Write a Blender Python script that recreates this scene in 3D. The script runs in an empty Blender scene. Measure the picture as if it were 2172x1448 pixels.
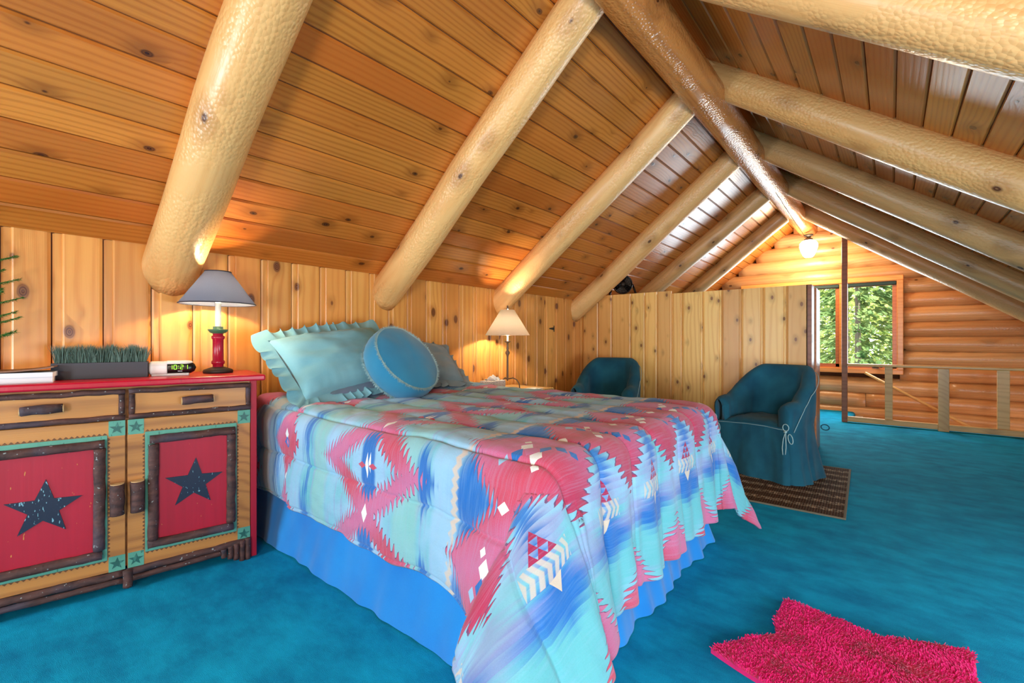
import bpy, bmesh, math, random
from mathutils import Vector, Matrix, noise
from math import sin, cos, pi, sqrt, atan, atan2, exp, radians, hypot

random.seed(7)
S = bpy.context.scene
COL = S.collection

# ------------------------------------------------------------------ camera, world, lights, exposure
H_CAM = 1.1
TH = atan(804 / 965.0)
cd = bpy.data.cameras.new('camera')
cd.sensor_width = 36.0
cd.lens = 36.0 * 965 / 2172
cd.shift_y = -(722 - 724) / 2172.0 * -1
cd.clip_start = 0.02
cd.clip_end = 200
cam = bpy.data.objects.new('camera', cd)
COL.objects.link(cam)
cam.location = (0, 0, H_CAM)
cam.rotation_euler = (pi / 2, 0, TH)
S.camera = cam

S.view_settings.view_transform = 'Standard'
S.view_settings.look = 'None'
S.view_settings.gamma = 1.0
S.view_settings.use_curve_mapping = False
S.view_settings.exposure = 0.5

W = bpy.data.worlds.new('world')
S.world = W
W.use_nodes = True
bg = W.node_tree.nodes['Background']
bg.inputs[0].default_value = (0.80, 0.92, 1.0, 1)
bg.inputs[1].default_value = 2.2


def light(name, kind, loc, energy, color, rot=(0, 0, 0), size=0.1, size_y=None, spread=None):
    d = bpy.data.lights.new(name, kind)
    d.energy = energy
    d.color = color
    if kind == 'AREA':
        d.size = size
        if size_y:
            d.shape = 'RECTANGLE'
            d.size_y = size_y
        if spread:
            d.spread = spread
    elif kind == 'POINT':
        d.shadow_soft_size = size
    elif kind == 'SUN':
        d.angle = size
    o = bpy.data.objects.new(name, d)
    o.location = loc
    o.rotation_euler = rot
    COL.objects.link(o)
    return o


light('sun', 'SUN', (0, 0, 20), 9.5, (1.0, 0.95, 0.82), rot=(radians(38), 0, radians(-20)), size=0.01)
# daylight through two unseen windows added to the near gable, behind the camera
light('daylight_unseen_window_left', 'AREA', (-2.42, -2.05, 1.12), 46, (0.74, 0.89, 1.0), rot=(radians(90), 0, 0), size=0.8, size_y=0.85)
light('daylight_unseen_window_right', 'AREA', (0.90, -2.05, 0.95), 78, (0.84, 0.93, 1.0), rot=(radians(90), 0, 0), size=1.1, size_y=0.95)
# daylight through an unseen low window, added to the right wall for brightness
light('daylight_unseen_side_window', 'AREA', (1.98, 1.6, 0.62), 52, (0.74, 0.90, 1.0), rot=(0, radians(90), 0), size=0.75, size_y=2.6)
# daylight through the far window
light('daylight_far_window', 'AREA', (-0.95, 8.72, 1.34), 50, (0.74, 0.88, 1.0), rot=(radians(-90), 0, 0), size=1.9, size_y=1.25)


# ------------------------------------------------------------------ shader expression helper
class X:
    """a shader socket that can be combined with python operators"""
    def __init__(s, nt, sock):
        s.nt = nt
        s.s = sock

    def _m(s, op, *a):
        n = s.nt.nodes.new('ShaderNodeMath')
        n.operation = op
        for i, v in enumerate((s,) + a):
            if isinstance(v, X):
                s.nt.links.new(v.s, n.inputs[i])
            else:
                n.inputs[i].default_value = v
        return X(s.nt, n.outputs[0])

    def __add__(s, o): return s._m('ADD', o)
    __radd__ = __add__
    def __sub__(s, o): return s._m('SUBTRACT', o)
    def __rsub__(s, o): return s * -1.0 + o
    def __mul__(s, o): return s._m('MULTIPLY', o)
    __rmul__ = __mul__
    def __truediv__(s, o): return s._m('DIVIDE', o)
    def __neg__(s): return s * -1.0
    def abs(s): return s._m('ABSOLUTE')
    def sin(s): return s._m('SINE')
    def fract(s): return s._m('FRACT')
    def floor(s): return s._m('FLOOR')
    def exp(s): return s._m('EXPONENT')
    def pow(s, p): return s._m('POWER', p)
    def min(s, o): return s._m('MINIMUM', o)
    def max(s, o): return s._m('MAXIMUM', o)
    def gt(s, o): return s._m('GREATER_THAN', o)
    def lt(s, o): return s._m('LESS_THAN', o)
    def mod(s, o): return s._m('FLOORED_MODULO', o)
    def pingpong(s, o): return s._m('PINGPONG', o)

    def clamp(s):
        return s.max(0.0).min(1.0)

    def ss(s, a, b):
        n = s.nt.nodes.new('ShaderNodeMapRange')
        n.interpolation_type = 'SMOOTHSTEP'
        s.nt.links.new(s.s, n.inputs[0])
        if a > b:
            n.inputs[1].default_value = b
            n.inputs[2].default_value = a
            n.inputs[3].default_value = 1
            n.inputs[4].default_value = 0
        else:
            n.inputs[1].default_value = a
            n.inputs[2].default_value = b
        return X(s.nt, n.outputs[0])


class Mat:
    def __init__(m, name, rough=0.6, spec=0.5, metal=0.0):
        m.mat = bpy.data.materials.new(name)
        m.mat.use_nodes = True
        m.nt = m.mat.node_tree
        m.b = m.nt.nodes['Principled BSDF']
        m.b.inputs['Roughness'].default_value = rough
        m.b.inputs['Specular IOR Level'].default_value = spec
        m.b.inputs['Metallic'].default_value = metal
        m.tc = m.nt.nodes.new('ShaderNodeTexCoord')
        m.oi = m.nt.nodes.new('ShaderNodeObjectInfo')

    def rand(m): return X(m.nt, m.oi.outputs['Random'])

    def coords(m, which='Object', jitter=True):
        n = m.nt.nodes.new('ShaderNodeSeparateXYZ')
        m.nt.links.new(m.tc.outputs[which], n.inputs[0])
        r = [X(m.nt, n.outputs[i]) for i in range(3)]
        if jitter:
            q = m.rand()
            r = [r[0] + q * 57.0, r[1] + q * 31.0, r[2] + q * 19.0]
        return r

    def vec(m, x, y, z):
        n = m.nt.nodes.new('ShaderNodeCombineXYZ')
        for i, v in enumerate((x, y, z)):
            if isinstance(v, X):
                m.nt.links.new(v.s, n.inputs[i])
            else:
                n.inputs[i].default_value = v
        return n.outputs[0]

    def noise(m, v, scale=1.0, detail=2.0, rough=0.5):
        n = m.nt.nodes.new('ShaderNodeTexNoise')
        n.inputs['Scale'].default_value = scale
        n.inputs['Detail'].default_value = detail
        n.inputs['Roughness'].default_value = rough
        m.nt.links.new(v, n.inputs['Vector'])
        return X(m.nt, n.outputs[0])

    def voro(m, v, scale=1.0, feature='F1', out=0, randomness=1.0, dim='3D'):
        n = m.nt.nodes.new('ShaderNodeTexVoronoi')
        n.voronoi_dimensions = dim
        n.feature = feature
        n.inputs['Scale'].default_value = scale
        n.inputs['Randomness'].default_value = randomness
        m.nt.links.new(v, n.inputs['Vector'])
        return X(m.nt, n.outputs[out])

    def mix(m, f, a, b):
        n = m.nt.nodes.new('ShaderNodeMix')
        n.data_type = 'RGBA'
        n.clamp_factor = True
        for k, v in ((0, f), (6, a), (7, b)):
            if isinstance(v, X):
                m.nt.links.new(v.s, n.inputs[k])
            elif k == 0:
                n.inputs[0].default_value = v
            else:
                n.inputs[k].default_value = (v[0], v[1], v[2], 1)
        return X(m.nt, n.outputs[2])

    def scale_col(m, c, f):
        n = m.nt.nodes.new('ShaderNodeVectorMath')
        n.operation = 'SCALE'
        m.nt.links.new(c.s, n.inputs[0])
        if isinstance(f, X):
            m.nt.links.new(f.s, n.inputs[3])
        else:
            n.inputs[3].default_value = f
        return X(m.nt, n.outputs[0])

    def color(m, c):
        if isinstance(c, X):
            m.nt.links.new(c.s, m.b.inputs['Base Color'])
        else:
            m.b.inputs['Base Color'].default_value = (c[0], c[1], c[2], 1)

    def bump(m, h, strength=0.3, dist=0.01):
        n = m.nt.nodes.new('ShaderNodeBump')
        n.inputs['Strength'].default_value = strength
        n.inputs['Distance'].default_value = dist
        m.nt.links.new(h.s, n.inputs['Height'])
        m.nt.links.new(n.outputs[0], m.b.inputs['Normal'])


def srgb(r, g, b):
    return tuple(((v / 255) / 12.92 if v / 255 <= 0.04045 else ((v / 255 + 0.055) / 1.055) ** 2.4) for v in (r, g, b))


def wood(name, light_c, dark_c, knot_c=(0.05, 0.012, 0.004), rough=0.38, freq=150.0, kscale=4.2, kthr=0.085,
         var=0.16, red=None, dimple=0.0, bump=0.25, grain=0.55, halo=0.5, log=0.0, kdens=0.45):
    m = Mat(name, rough=rough)
    x, y, z = m.coords()
    kn = m.noise(m.vec(x * 9, y * 9, z * 9), 1.0, 2.0)
    if log:
        cx_, cy_, cz_ = m.coords(jitter=False)
        ang = cy_._m('ARCTAN2', cz_) * log + m.rand() * 23.0
        kv = m.vec(x * 0.6, ang, 0.0)
    else:
        kv = m.vec(x * 0.6, y, 0.0)
    vn = m.nt.nodes.new('ShaderNodeTexVoronoi')
    vn.voronoi_dimensions = '2D'
    vn.inputs['Scale'].default_value = kscale
    m.nt.links.new(kv, vn.inputs['Vector'])
    pick = m.nt.nodes.new('ShaderNodeSeparateColor')
    m.nt.links.new(vn.outputs['Color'], pick.inputs[0])
    size = X(m.nt, pick.outputs[0])
    # cells draw their own knot size; a third of them have none
    d = X(m.nt, vn.outputs[0]) + (kn - 0.5) * 0.05 + ((1.0 - kdens) - size).max(0.0) * 0.30 + (size * 3.7).fract() * 0.02
    pull = (d * -9.0).exp()
    n1 = m.noise(m.vec(x * 0.55, y * 5.0, z * 5.0), 1.0, 2.0)
    phase = (y + z * 0.7) * freq + n1 * 20.0 + pull * 14.0
    g = (phase.sin() * 0.5 + 0.5).pow(2.2)
    fib = m.noise(m.vec(x * 5.0, y * 330.0, z * 330.0), 1.0, 2.0)
    n2 = m.noise(m.vec(x * 0.8, y * 6.0, z * 6.0), 1.0, 3.0)
    c = m.mix((g * grain + (fib - 0.5) * 0.5 + (n2 - 0.5) * 0.9).clamp(), light_c, dark_c)
    if red:
        r2 = (m.rand() * 7.31).fract()
        c = m.mix(r2 * 0.75, c, red)
    c = m.mix(d.ss(0.30, 0.06) * halo, c, tuple(v * 0.55 for v in dark_c))
    ring = ((d * 190.0).sin() * 0.5 + 0.5) * 0.35
    kf = d.ss(kthr, kthr * 0.55)
    c = m.mix(kf * (1.0 - ring), c, knot_c)
    r3 = (m.rand() * 13.7).fract()
    c = m.scale_col(c, r3 * (2 * var) + (1.0 - var))
    m.color(c)
    h = g * -0.25 + fib * 0.4 + kf * 0.5
    if dimple:
        dv = m.voro(m.vec(x * 52.0, y * 66.0, z * 66.0), 1.0) * -0.6
        big = m.noise(m.vec(x * 3.0, y * 3.0, z * 3.0), 1.0)
        h = h * 0.4 + dv * dimple * big.ss(0.28, 0.52)
    m.bump(h, bump, 0.004)
    m.b.inputs['Coat Weight'].default_value = 0.25
    m.b.inputs['Coat Roughness'].default_value = 0.25
    return m.mat


def plain(name, c, rough=0.6, metal=0.0, var=0.0, nscale=30.0, bump=0.0, spec=0.5, sheen=0.0):
    m = Mat(name, rough=rough, metal=metal, spec=spec)
    x, y, z = m.coords(jitter=False)
    n = m.noise(m.vec(x, y, z), nscale, 3.0)
    m.color(m.mix((n - 0.5) * 2.0 * var + 0.5, tuple(v * (1 - var) for v in c), tuple(min(1, v * (1 + var)) for v in c)))
    if bump:
        m.bump(n, bump, 0.004)
    if sheen:
        m.b.inputs['Sheen Weight'].default_value = sheen
    return m.mat


def fabric(name, c, c2, weave=900.0, rough=0.9, blotch=6.0, sheen=0.3, bump=0.25, transl=0.0):
    m = Mat(name, rough=rough, spec=0.2)
    x, y, z = m.coords(jitter=False)
    w = m.noise(m.vec(x * weave * 0.5, y * weave, z * weave), 1.0, 1.0)
    b = m.noise(m.vec(x, y, z), blotch, 3.0)
    f = ((w - 0.5) * 0.7 + (b - 0.5) * 1.2 + 0.5).clamp()
    m.color(m.mix(f, c, c2))
    m.bump(w + b * 3.0, bump, 0.002)
    m.b.inputs['Sheen Weight'].default_value = sheen
    return m.mat


# ------------------------------------------------------------------ materials
M = {}
M['knee'] = wood('pine_knee_wall', srgb(240, 176, 92), srgb(212, 132, 54), srgb(92, 36, 16), rough=0.35, kscale=4.6, kthr=0.125, var=0.11, red=srgb(216, 140, 66), freq=120)
M['ceil'] = wood('cedar_ceiling', srgb(206, 132, 52), srgb(152, 82, 24), srgb(52, 22, 10), rough=0.27, kscale=4.2, kthr=0.08, var=0.13, red=srgb(186, 94, 32), grain=0.5, freq=240, kdens=0.26)
M['ceil_back'] = wood('ceiling_boarding', srgb(120, 70, 32), srgb(90, 46, 18), rough=0.6)
M['part'] = wood('pine_partition', srgb(252, 208, 122), srgb(228, 166, 80), srgb(120, 62, 30), rough=0.4, kscale=6.0, kthr=0.10, var=0.08, red=srgb(226, 160, 90), freq=130, kdens=0.42)
M['groove'] = plain('dark_groove', srgb(92, 48, 18), 0.8)
M['rafter'] = wood('rafter_log', srgb(244, 194, 128), srgb(218, 148, 82), srgb(84, 44, 22), rough=0.36, kscale=3.0, kthr=0.06, var=0.07, red=srgb(212, 158, 88), dimple=2.6, bump=0.55, grain=0.35, log=0.12)
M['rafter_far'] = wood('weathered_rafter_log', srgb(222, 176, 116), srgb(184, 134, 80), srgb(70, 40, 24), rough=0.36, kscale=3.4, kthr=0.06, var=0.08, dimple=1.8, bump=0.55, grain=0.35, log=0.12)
M['ridge'] = wood('ridge_log', srgb(190, 122, 62), srgb(146, 86, 40), srgb(60, 30, 16), rough=0.25, kscale=3.4, kthr=0.05, dimple=2.2, bump=0.8, grain=0.5, log=0.12)
M['gable'] = wood('gable_log', srgb(224, 182, 128), srgb(186, 136, 88), srgb(84, 40, 20), rough=0.33, kscale=3.0, kthr=0.06, var=0.12, red=srgb(200, 126, 66), dimple=1.4, bump=0.5, grain=0.45, log=0.12)
M['trim'] = wood('window_trim', srgb(240, 168, 88), srgb(220, 138, 60), kthr=0.0, rough=0.3, kscale=1.0, halo=0.0)
M['sash'] = wood('window_sash', srgb(200, 122, 70), srgb(176, 98, 52), kthr=0.0, rough=0.35, halo=0.0)
M['post'] = wood('brown_post', srgb(140, 78, 46), srgb(112, 56, 32), kthr=0.0, rough=0.3, halo=0.0)
M['rail'] = wood('railing_pine', srgb(222, 180, 112), srgb(196, 150, 84), srgb(100, 56, 28), kscale=3.0, kthr=0.05, rough=0.45)
M['tan'] = wood('dresser_pine', srgb(190, 128, 58), srgb(136, 80, 34), srgb(70, 40, 18), kscale=3.0, kthr=0.0, rough=0.5, halo=0.0, var=0.05)
M['night'] = wood('nightstand_pine', srgb(226, 186, 120), srgb(196, 150, 90), kthr=0.03)
M['crack'] = plain('crack_dark', srgb(50, 28, 14), 0.9)
M['white'] = plain('white_plastic', srgb(232, 230, 226), 0.35)
M['black'] = plain('black_plastic', srgb(14, 14, 16), 0.25)
M['bronze'] = plain('bronze_metal', srgb(120, 98, 82), 0.4, metal=0.6, var=0.2)
M['iron'] = plain('dark_iron', srgb(70, 66, 60), 0.5, metal=0.5)
M['chrome'] = plain('steel', srgb(180, 180, 180), 0.3, metal=1.0)
M['blind'] = plain('dark_green_blind', srgb(30, 62, 62), 0.5)


def m_carpet():
    m = Mat('teal_carpet', rough=0.95, spec=0.15)
    x, y, z = m.coords(jitter=False)
    a = m.noise(m.vec(x * 0.9, y * 0.9, z), 1.0, 3.0)
    b = m.noise(m.vec(x * 5.0, y * 8.0, z), 1.0, 5.0, 0.65)
    f = m.noise(m.vec(x, y, z), 420.0, 2.0, 0.7)
    fac = ((a - 0.5) * 0.7 + (b - 0.5) * 1.5 + (f - 0.5) * 1.3 + 0.5).clamp()
    m.color(m.mix(fac, srgb(0, 112, 160), srgb(16, 186, 228)))
    m.bump(f * 1.0 + b * 2.0, 0.8, 0.006)
    return m.mat


M['carpet'] = m_carpet()


def m_paint(name, c, chip, amount=0.71, rough=0.4, scale=70.0):
    m = Mat(name, rough=rough)
    x, y, z = m.coords(jitter=True)
    n = m.noise(m.vec(x * 1.0, y * 1.0, z * 0.35), scale, 2.0)
    s = m.noise(m.vec(x * 60, y * 60, z * 3), 1.0, 2.0)
    base = m.mix(s, tuple(v * 0.85 for v in c), tuple(min(1, v * 1.12) for v in c))
    m.color(m.mix(n.ss(amount, amount + 0.03), base, chip))
    m.bump(s, 0.15, 0.003)
    return m.mat


M['red'] = m_paint('crimson_paint', srgb(172, 0, 42), srgb(200, 130, 60), 0.73, rough=0.5)
M['redtop'] = m_paint('crimson_top_paint', srgb(186, 8, 44), srgb(140, 4, 34), 0.70, rough=0.3)
M['green'] = m_paint('sage_green_paint', srgb(86, 158, 138), srgb(60, 120, 104), 0.66, rough=0.5)
M['star'] = m_paint('navy_star_paint', srgb(14, 30, 56), srgb(120, 170, 184), 0.65, scale=130.0)
M['starg'] = m_paint('dark_green_star_paint', srgb(40, 96, 88), srgb(60, 124, 112), 0.6)
M['zig'] = plain('brown_zigzag', srgb(104, 66, 34), 0.6)


def m_bark():
    m = Mat('bark', rough=0.75)
    x, y, z = m.coords()
    a = m.noise(m.vec(x * 14, y * 40, z * 40), 1.0, 4.0)
    b = m.noise(m.vec(x * 5, y * 5, z * 5), 1.0, 2.0)
    l = m.noise(m.vec(x * 80, y * 80, z * 80), 1.0, 1.0)
    c = m.mix(((a - 0.5) * 2 + 0.5).clamp(), srgb(36, 24, 26), srgb(98, 62, 54))
    c = m.mix(b.ss(0.5, 0.7) * 0.5, c, srgb(66, 66, 84))
    c = m.mix(l.ss(0.70, 0.76), c, srgb(140, 150, 150))
    m.color(c)
    m.bump(a + l * 0.5, 0.7, 0.006)
    return m.mat


M['bark'] = m_bark()
M['cutwood'] = plain('cut_branch_wood', srgb(206, 170, 118), 0.7, var=0.15)
M['planter'] = plain('charcoal_planter', srgb(44, 44, 56), 0.5, var=0.1)
M['grass'] = plain('artificial_grass', srgb(88, 116, 106), 0.7, var=0.5, nscale=90.0)
M['pine_needles'] = plain('pine_needles', srgb(50, 108, 34), 0.7, var=0.5, nscale=60.0)
M['paper'] = plain('book_pages', srgb(222, 226, 230), 0.7, var=0.04)
M['bookcover'] = plain('grey_book_cover', srgb(196, 204, 212), 0.5)
M['magazine'] = plain('brown_magazine_cover', srgb(128, 88, 66), 0.5, var=0.2)
M['denim'] = fabric('denim_slipcover', srgb(12, 62, 88), srgb(36, 104, 124), weave=700, blotch=7.0, sheen=0.1)
M['denim_lt'] = plain('denim_frayed_edge', srgb(160, 194, 198), 0.9, var=0.2, nscale=200)
M['sham'] = fabric('blue_sham', srgb(92, 158, 178), srgb(150, 200, 208), weave=900, blotch=3.0, sheen=0.1)
M['sham2'] = fabric('grey_sham', srgb(104, 128, 136), srgb(140, 156, 158), weave=900, blotch=3.0)
M['under'] = fabric('muted_teal_pillowcase', srgb(82, 128, 134), srgb(134, 134, 168), weave=900, blotch=8.0)
M['round'] = fabric('round_cushion_denim', srgb(22, 112, 158), srgb(66, 150, 184), weave=900, blotch=3.0)
M['skirt'] = fabric('blue_bed_skirt', srgb(14, 112, 196), srgb(34, 146, 222), weave=700, blotch=4.0)
M['mattress'] = fabric('white_ticking', srgb(210, 212, 214), srgb(230, 230, 230))
M['lampred'] = plain('red_lamp_paint', srgb(168, 16, 48), 0.25)
M['lampgreen'] = plain('green_lamp_paint', srgb(56, 104, 74), 0.4, var=0.2)
M['candle'] = plain('white_candle_sleeve', srgb(250, 240, 226), 0.4)
M['carton'] = None


def m_shade(name, c, emit, ec):
    m = Mat(name, rough=0.9, spec=0.1)
    nt = m.nt
    x, y, z = m.coords(jitter=False)
    w = m.noise(m.vec(x * 300, y * 300, z * 500), 1.0, 1.0)
    col = m.mix(w, tuple(v * 0.85 for v in c), c)
    m.color(col)
    tr = nt.nodes.new('ShaderNodeBsdfTranslucent')
    nt.links.new(col.s, tr.inputs[0])
    mx = nt.nodes.new('ShaderNodeMixShader')
    mx.inputs[0].default_value = emit
    nt.links.new(m.b.outputs[0], mx.inputs[1])
    nt.links.new(tr.outputs[0], mx.inputs[2])
    nt.links.new(mx.outputs[0], nt.nodes['Material Output'].inputs[0])
    return m.mat


M['shade_grey'] = m_shade('slate_lampshade', srgb(150, 158, 176), 0.6, None)
M['shade_white'] = m_shade('cream_lampshade', srgb(255, 250, 240), 0.86, None)


def emis(name, c, s):
    m = Mat(name, rough=0.4)
    m.color(c)
    m.b.inputs['Emission Color'].default_value = (c[0], c[1], c[2], 1)
    m.b.inputs['Emission Strength'].default_value = s
    return m.mat


M['globe'] = emis('lit_opal_glass', (1.0, 0.86, 0.62), 22.0)
M['bulb'] = emis('lit_bulb', (1.0, 0.82, 0.55), 6.0)
M['led'] = emis('green_led', (0.28, 1.0, 0.02), 1.2)


def m_glass():
    m = Mat('window_glass', rough=0.02)
    nt = m.nt
    tr = nt.nodes.new('ShaderNodeBsdfTransparent')
    gl = nt.nodes.new('ShaderNodeBsdfGlossy')
    gl.inputs['Roughness'].default_value = 0.02
    fr = nt.nodes.new('ShaderNodeFresnel')
    fr.inputs[0].default_value = 1.45
    mx = nt.nodes.new('ShaderNodeMixShader')
    nt.links.new(fr.outputs[0], mx.inputs[0])
    nt.links.new(tr.outputs[0], mx.inputs[1])
    nt.links.new(gl.outputs[0], mx.inputs[2])
    nt.links.new(mx.outputs[0], nt.nodes['Material Output'].inputs[0])
    return m.mat


M['glass'] = m_glass()


def m_leaf(name, a, b):
    m = Mat(name, rough=0.6)
    nt = m.nt
    x, y, z = m.coords()
    n = m.noise(m.vec(x, y, z), 3.0, 4.0)
    col = m.mix(n.ss(0.35, 0.65), a, b)
    m.color(col)
    tr = nt.nodes.new('ShaderNodeBsdfTranslucent')
    nt.links.new(col.s, tr.inputs[0])
    mx = nt.nodes.new('ShaderNodeMixShader')
    mx.inputs[0].default_value = 0.5
    nt.links.new(m.b.outputs[0], mx.inputs[1])
    nt.links.new(tr.outputs[0], mx.inputs[2])
    nt.links.new(mx.outputs[0], nt.nodes['Material Output'].inputs[0])
    return m.mat


M['leafA'] = m_leaf('conifer_foliage', srgb(92, 130, 78), srgb(150, 176, 112))
M['leafB'] = m_leaf('broadleaf_foliage', srgb(126, 158, 78), srgb(206, 210, 130))
M['trunk'] = plain('tree_trunk_bark', srgb(120, 112, 96), 0.9, var=0.3)
M['forest_floor'] = plain('forest_ground', srgb(120, 116, 78), 0.9, var=0.4, nscale=3)


def m_speckle():
    m = Mat('speckled_carton', rough=0.6)
    x, y, z = m.coords(jitter=False)
    d = m.voro(m.vec(x, y, z), 90.0)
    m.color(m.mix(d.ss(0.28, 0.22), srgb(240, 228, 220), srgb(130, 90, 90)))
    return m.mat


M['carton'] = m_speckle()


def m_rug():
    m = Mat('brown_woven_rug', rough=0.9, spec=0.15)
    x, y, z = m.coords(jitter=False)
    rib = (x * 420.0).sin() * 0.5 + 0.5
    row = (y * 300.0).sin() * 0.5 + 0.5
    band = ((y * 1.0).mod(0.155) - 0.0775).abs().ss(0.040, 0.02)
    blob = m.noise(m.vec(x * 34, y * 90, z), 1.0, 2.0)
    fleck = m.noise(m.vec(x * 160, y * 220, z), 1.0, 1.0)
    c = m.mix(((fleck - 0.5) * 1.6 + 0.4).clamp(), srgb(44, 30, 24), srgb(118, 90, 66))
    light = (band * blob.ss(0.47, 0.55) * fleck.ss(0.35, 0.5) + fleck.ss(0.66, 0.72) * 0.5).clamp()
    c = m.mix(light, c, srgb(206, 188, 160))
    c = m.scale_col(c, rib * 0.45 + 0.6)
    m.color(c)
    m.bump(rib + row * 0.5 + fleck, 0.6, 0.004)
    return m.mat


M['rug'] = m_rug()
M['rugedge'] = plain('rug_binding', srgb(110, 104, 86), 0.9)
M['shag'] = plain('pink_shag', srgb(232, 0, 112), 0.85, var=0.30, nscale=40.0, sheen=0.3)


def m_comforter():
    """south-western ikat print, drawn in cloth coordinates: u runs head to foot (0 = foot edge), v runs side to side"""
    m = Mat('southwest_print', rough=0.9, spec=0.15)
    n = m.nt.nodes.new('ShaderNodeUVMap')
    sp = m.nt.nodes.new('ShaderNodeSeparateXYZ')
    m.nt.links.new(n.outputs[0], sp.inputs[0])
    u = X(m.nt, sp.outputs[0])
    v = X(m.nt, sp.outputs[1])
    P = 0.38
    jt = m.noise(m.vec(u * 60.0, v * 6.0, 0.0), 1.0, 1.0)
    saw = (u / 0.023).fract()
    # teeth that run along v
    tooth = (saw - 0.5) * 0.052 + (jt - 0.5) * 0.045
    vo = v.pingpong(P / 2) + tooth                 # 0 on the foot-motif axes
    vh = (v + P / 2).pingpong(P / 2) + tooth       # 0 half way between them (ring centres, teepees)
    V = (v + P / 2).mod(P) - P / 2                 # same, unsigned teeth left out
    VH = v.mod(P) - P / 2
    streak = m.noise(m.vec(u * 34.0, v * 2.6, 2.0), 1.0, 2.0)
    streak2 = m.noise(m.vec(u * 110.0, v * 5.0, 3.0), 1.0, 2.0)
    cloud = m.noise(m.vec(u * 5.0, v * 4.0, 5.0), 1.0, 2.0)
    mott = m.noise(m.vec(u * 420.0, v * 420.0, 1.0), 1.0, 2.0)
    pale = srgb(150, 192, 222)
    aqua = srgb(98, 180, 190)
    mint = srgb(136, 190, 186)
    blue = srgb(34, 106, 184)
    lilac = srgb(144, 148, 196)
    cream = srgb(206, 190, 172)
    rose = srgb(194, 70, 94)
    deep = srgb(160, 40, 80)
    pinkl = srgb(196, 112, 156)
    white = srgb(232, 236, 232)
    g = m.mix(((cloud - 0.5) * 3.0 + 0.5).clamp(), aqua, pale)
    g = m.mix(streak.ss(0.50, 0.70) * 0.6, g, lilac)

    def band(center, hw, soft=0.03):
        return ((u - center).abs()).ss(hw + soft, hw)

    def blob(cu, hu, vv, hv, soft=0.5):
        """soft-edged streaky patch"""
        return (((u - cu).abs() / hu) + (vv / hv)).ss(1.0 + soft, 1.0 - soft * 0.6)

    lob = blob
    g = m.mix(lob(-0.42, 0.16, vh, 0.22), g, aqua)
    g = m.mix(lob(-0.33, 0.075, vh, 0.17, 0.6), g, blue)
    g = m.mix(lob(-0.30, 0.05, vo, 0.12, 0.7) * 0.6, g, lilac)
    g = m.mix(lob(-0.17, 0.07, vh, 0.10, 0.6) * 0.7, g, lilac)
    g = m.mix(lob(-0.02, 0.16, vh, 0.055, 0.7) * 0.9, g, blue)
    g = m.mix(lob(0.21, 0.10, vh, 0.17, 0.7), g, blue)
    g = m.mix(band(0.34, 0.05) * 0.8, g, pale)
    g = m.mix(lob(0.46, 0.065, vh, 0.11, 0.4), g, blue)
    g = m.mix(band(0.55, 0.05) * 0.7, g, mint)
    g = m.mix(band(0.80, 0.10) * 0.8, g, pale)
    g = m.mix(band(0.80, 0.035, 0.02) * vh.ss(0.175, 0.12), g, blue)
    g = m.mix(band(1.19, 0.04) * 0.7, g, mint)
    g = m.mix(band(1.32, 0.03) * streak.ss(0.4, 0.6) * 0.9, g, blue)
    g = m.mix(band(1.40, 0.03) * 0.6, g, pale)
    g = m.mix(band(1.66, 0.03) * streak2.ss(0.4, 0.6) * 0.8, g, blue)
    g = m.mix(band(1.80, 0.03) * 0.6, g, cream)
    g = m.mix(band(1.92, 0.02) * streak2.ss(0.4, 0.6) * 0.7, g, blue)
    pinkc = m.mix((((v * 1.0 + u * 0.6) * 16.5).sin() * 0.45 + (mott - 0.5) * 1.2 + 0.40).clamp(), rose, pinkl)
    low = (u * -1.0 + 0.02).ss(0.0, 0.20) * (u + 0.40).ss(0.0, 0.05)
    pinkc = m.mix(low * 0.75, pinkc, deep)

    def diamond(cu, hu, voff, hv):
        return (u - cu).abs() / hu + voff / hv       # <1 inside
    outl = srgb(110, 64, 104)

    def paint(g, d, lo, c, o=0.035):
        g = m.mix(d.lt(lo + o), g, outl)
        return m.mix(d.lt(lo), g, c)
    hem = diamond(-0.62, 0.19, vo, P * 0.42)
    foot = diamond(0.04, 0.255, vo, P * 0.62)
    ring = (diamond(0.80, 0.335, vh, P * 0.62) - 0.80).abs()
    small = diamond(1.53, 0.125, vh, P * 0.50)
    head = diamond(2.10, 0.22, vo, P * 0.60)
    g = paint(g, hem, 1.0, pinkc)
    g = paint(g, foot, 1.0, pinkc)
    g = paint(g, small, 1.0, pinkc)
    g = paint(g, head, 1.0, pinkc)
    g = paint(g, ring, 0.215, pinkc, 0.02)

    def box(cu, cv, hu, hv, vv):
        return ((u - cu).abs() / hu + (vv - cv).abs() / hv).lt(1.0)
    # woven motif in the middle of each foot diamond
    for (cu, cv, hu, hv, c) in ((0.05, 0.0, 0.030, 0.026, pinkl), (0.085, 0.022, 0.024, 0.03, white), (0.015, -0.022, 0.024, 0.03, white),
                                (0.085, -0.028, 0.022, 0.030, blue), (0.015, 0.028, 0.022, 0.030, blue), (0.12, -0.055, 0.018, 0.022, pale), (-0.02, 0.055, 0.02, 0.022, blue),
                                (0.11, 0.062, 0.016, 0.016, white), (-0.01, -0.062, 0.016, 0.016, white), (-0.05, 0.075, 0.018, 0.016, blue)):
        g = m.mix(box(cu, cv, hu, hv, V), g, c)
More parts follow.
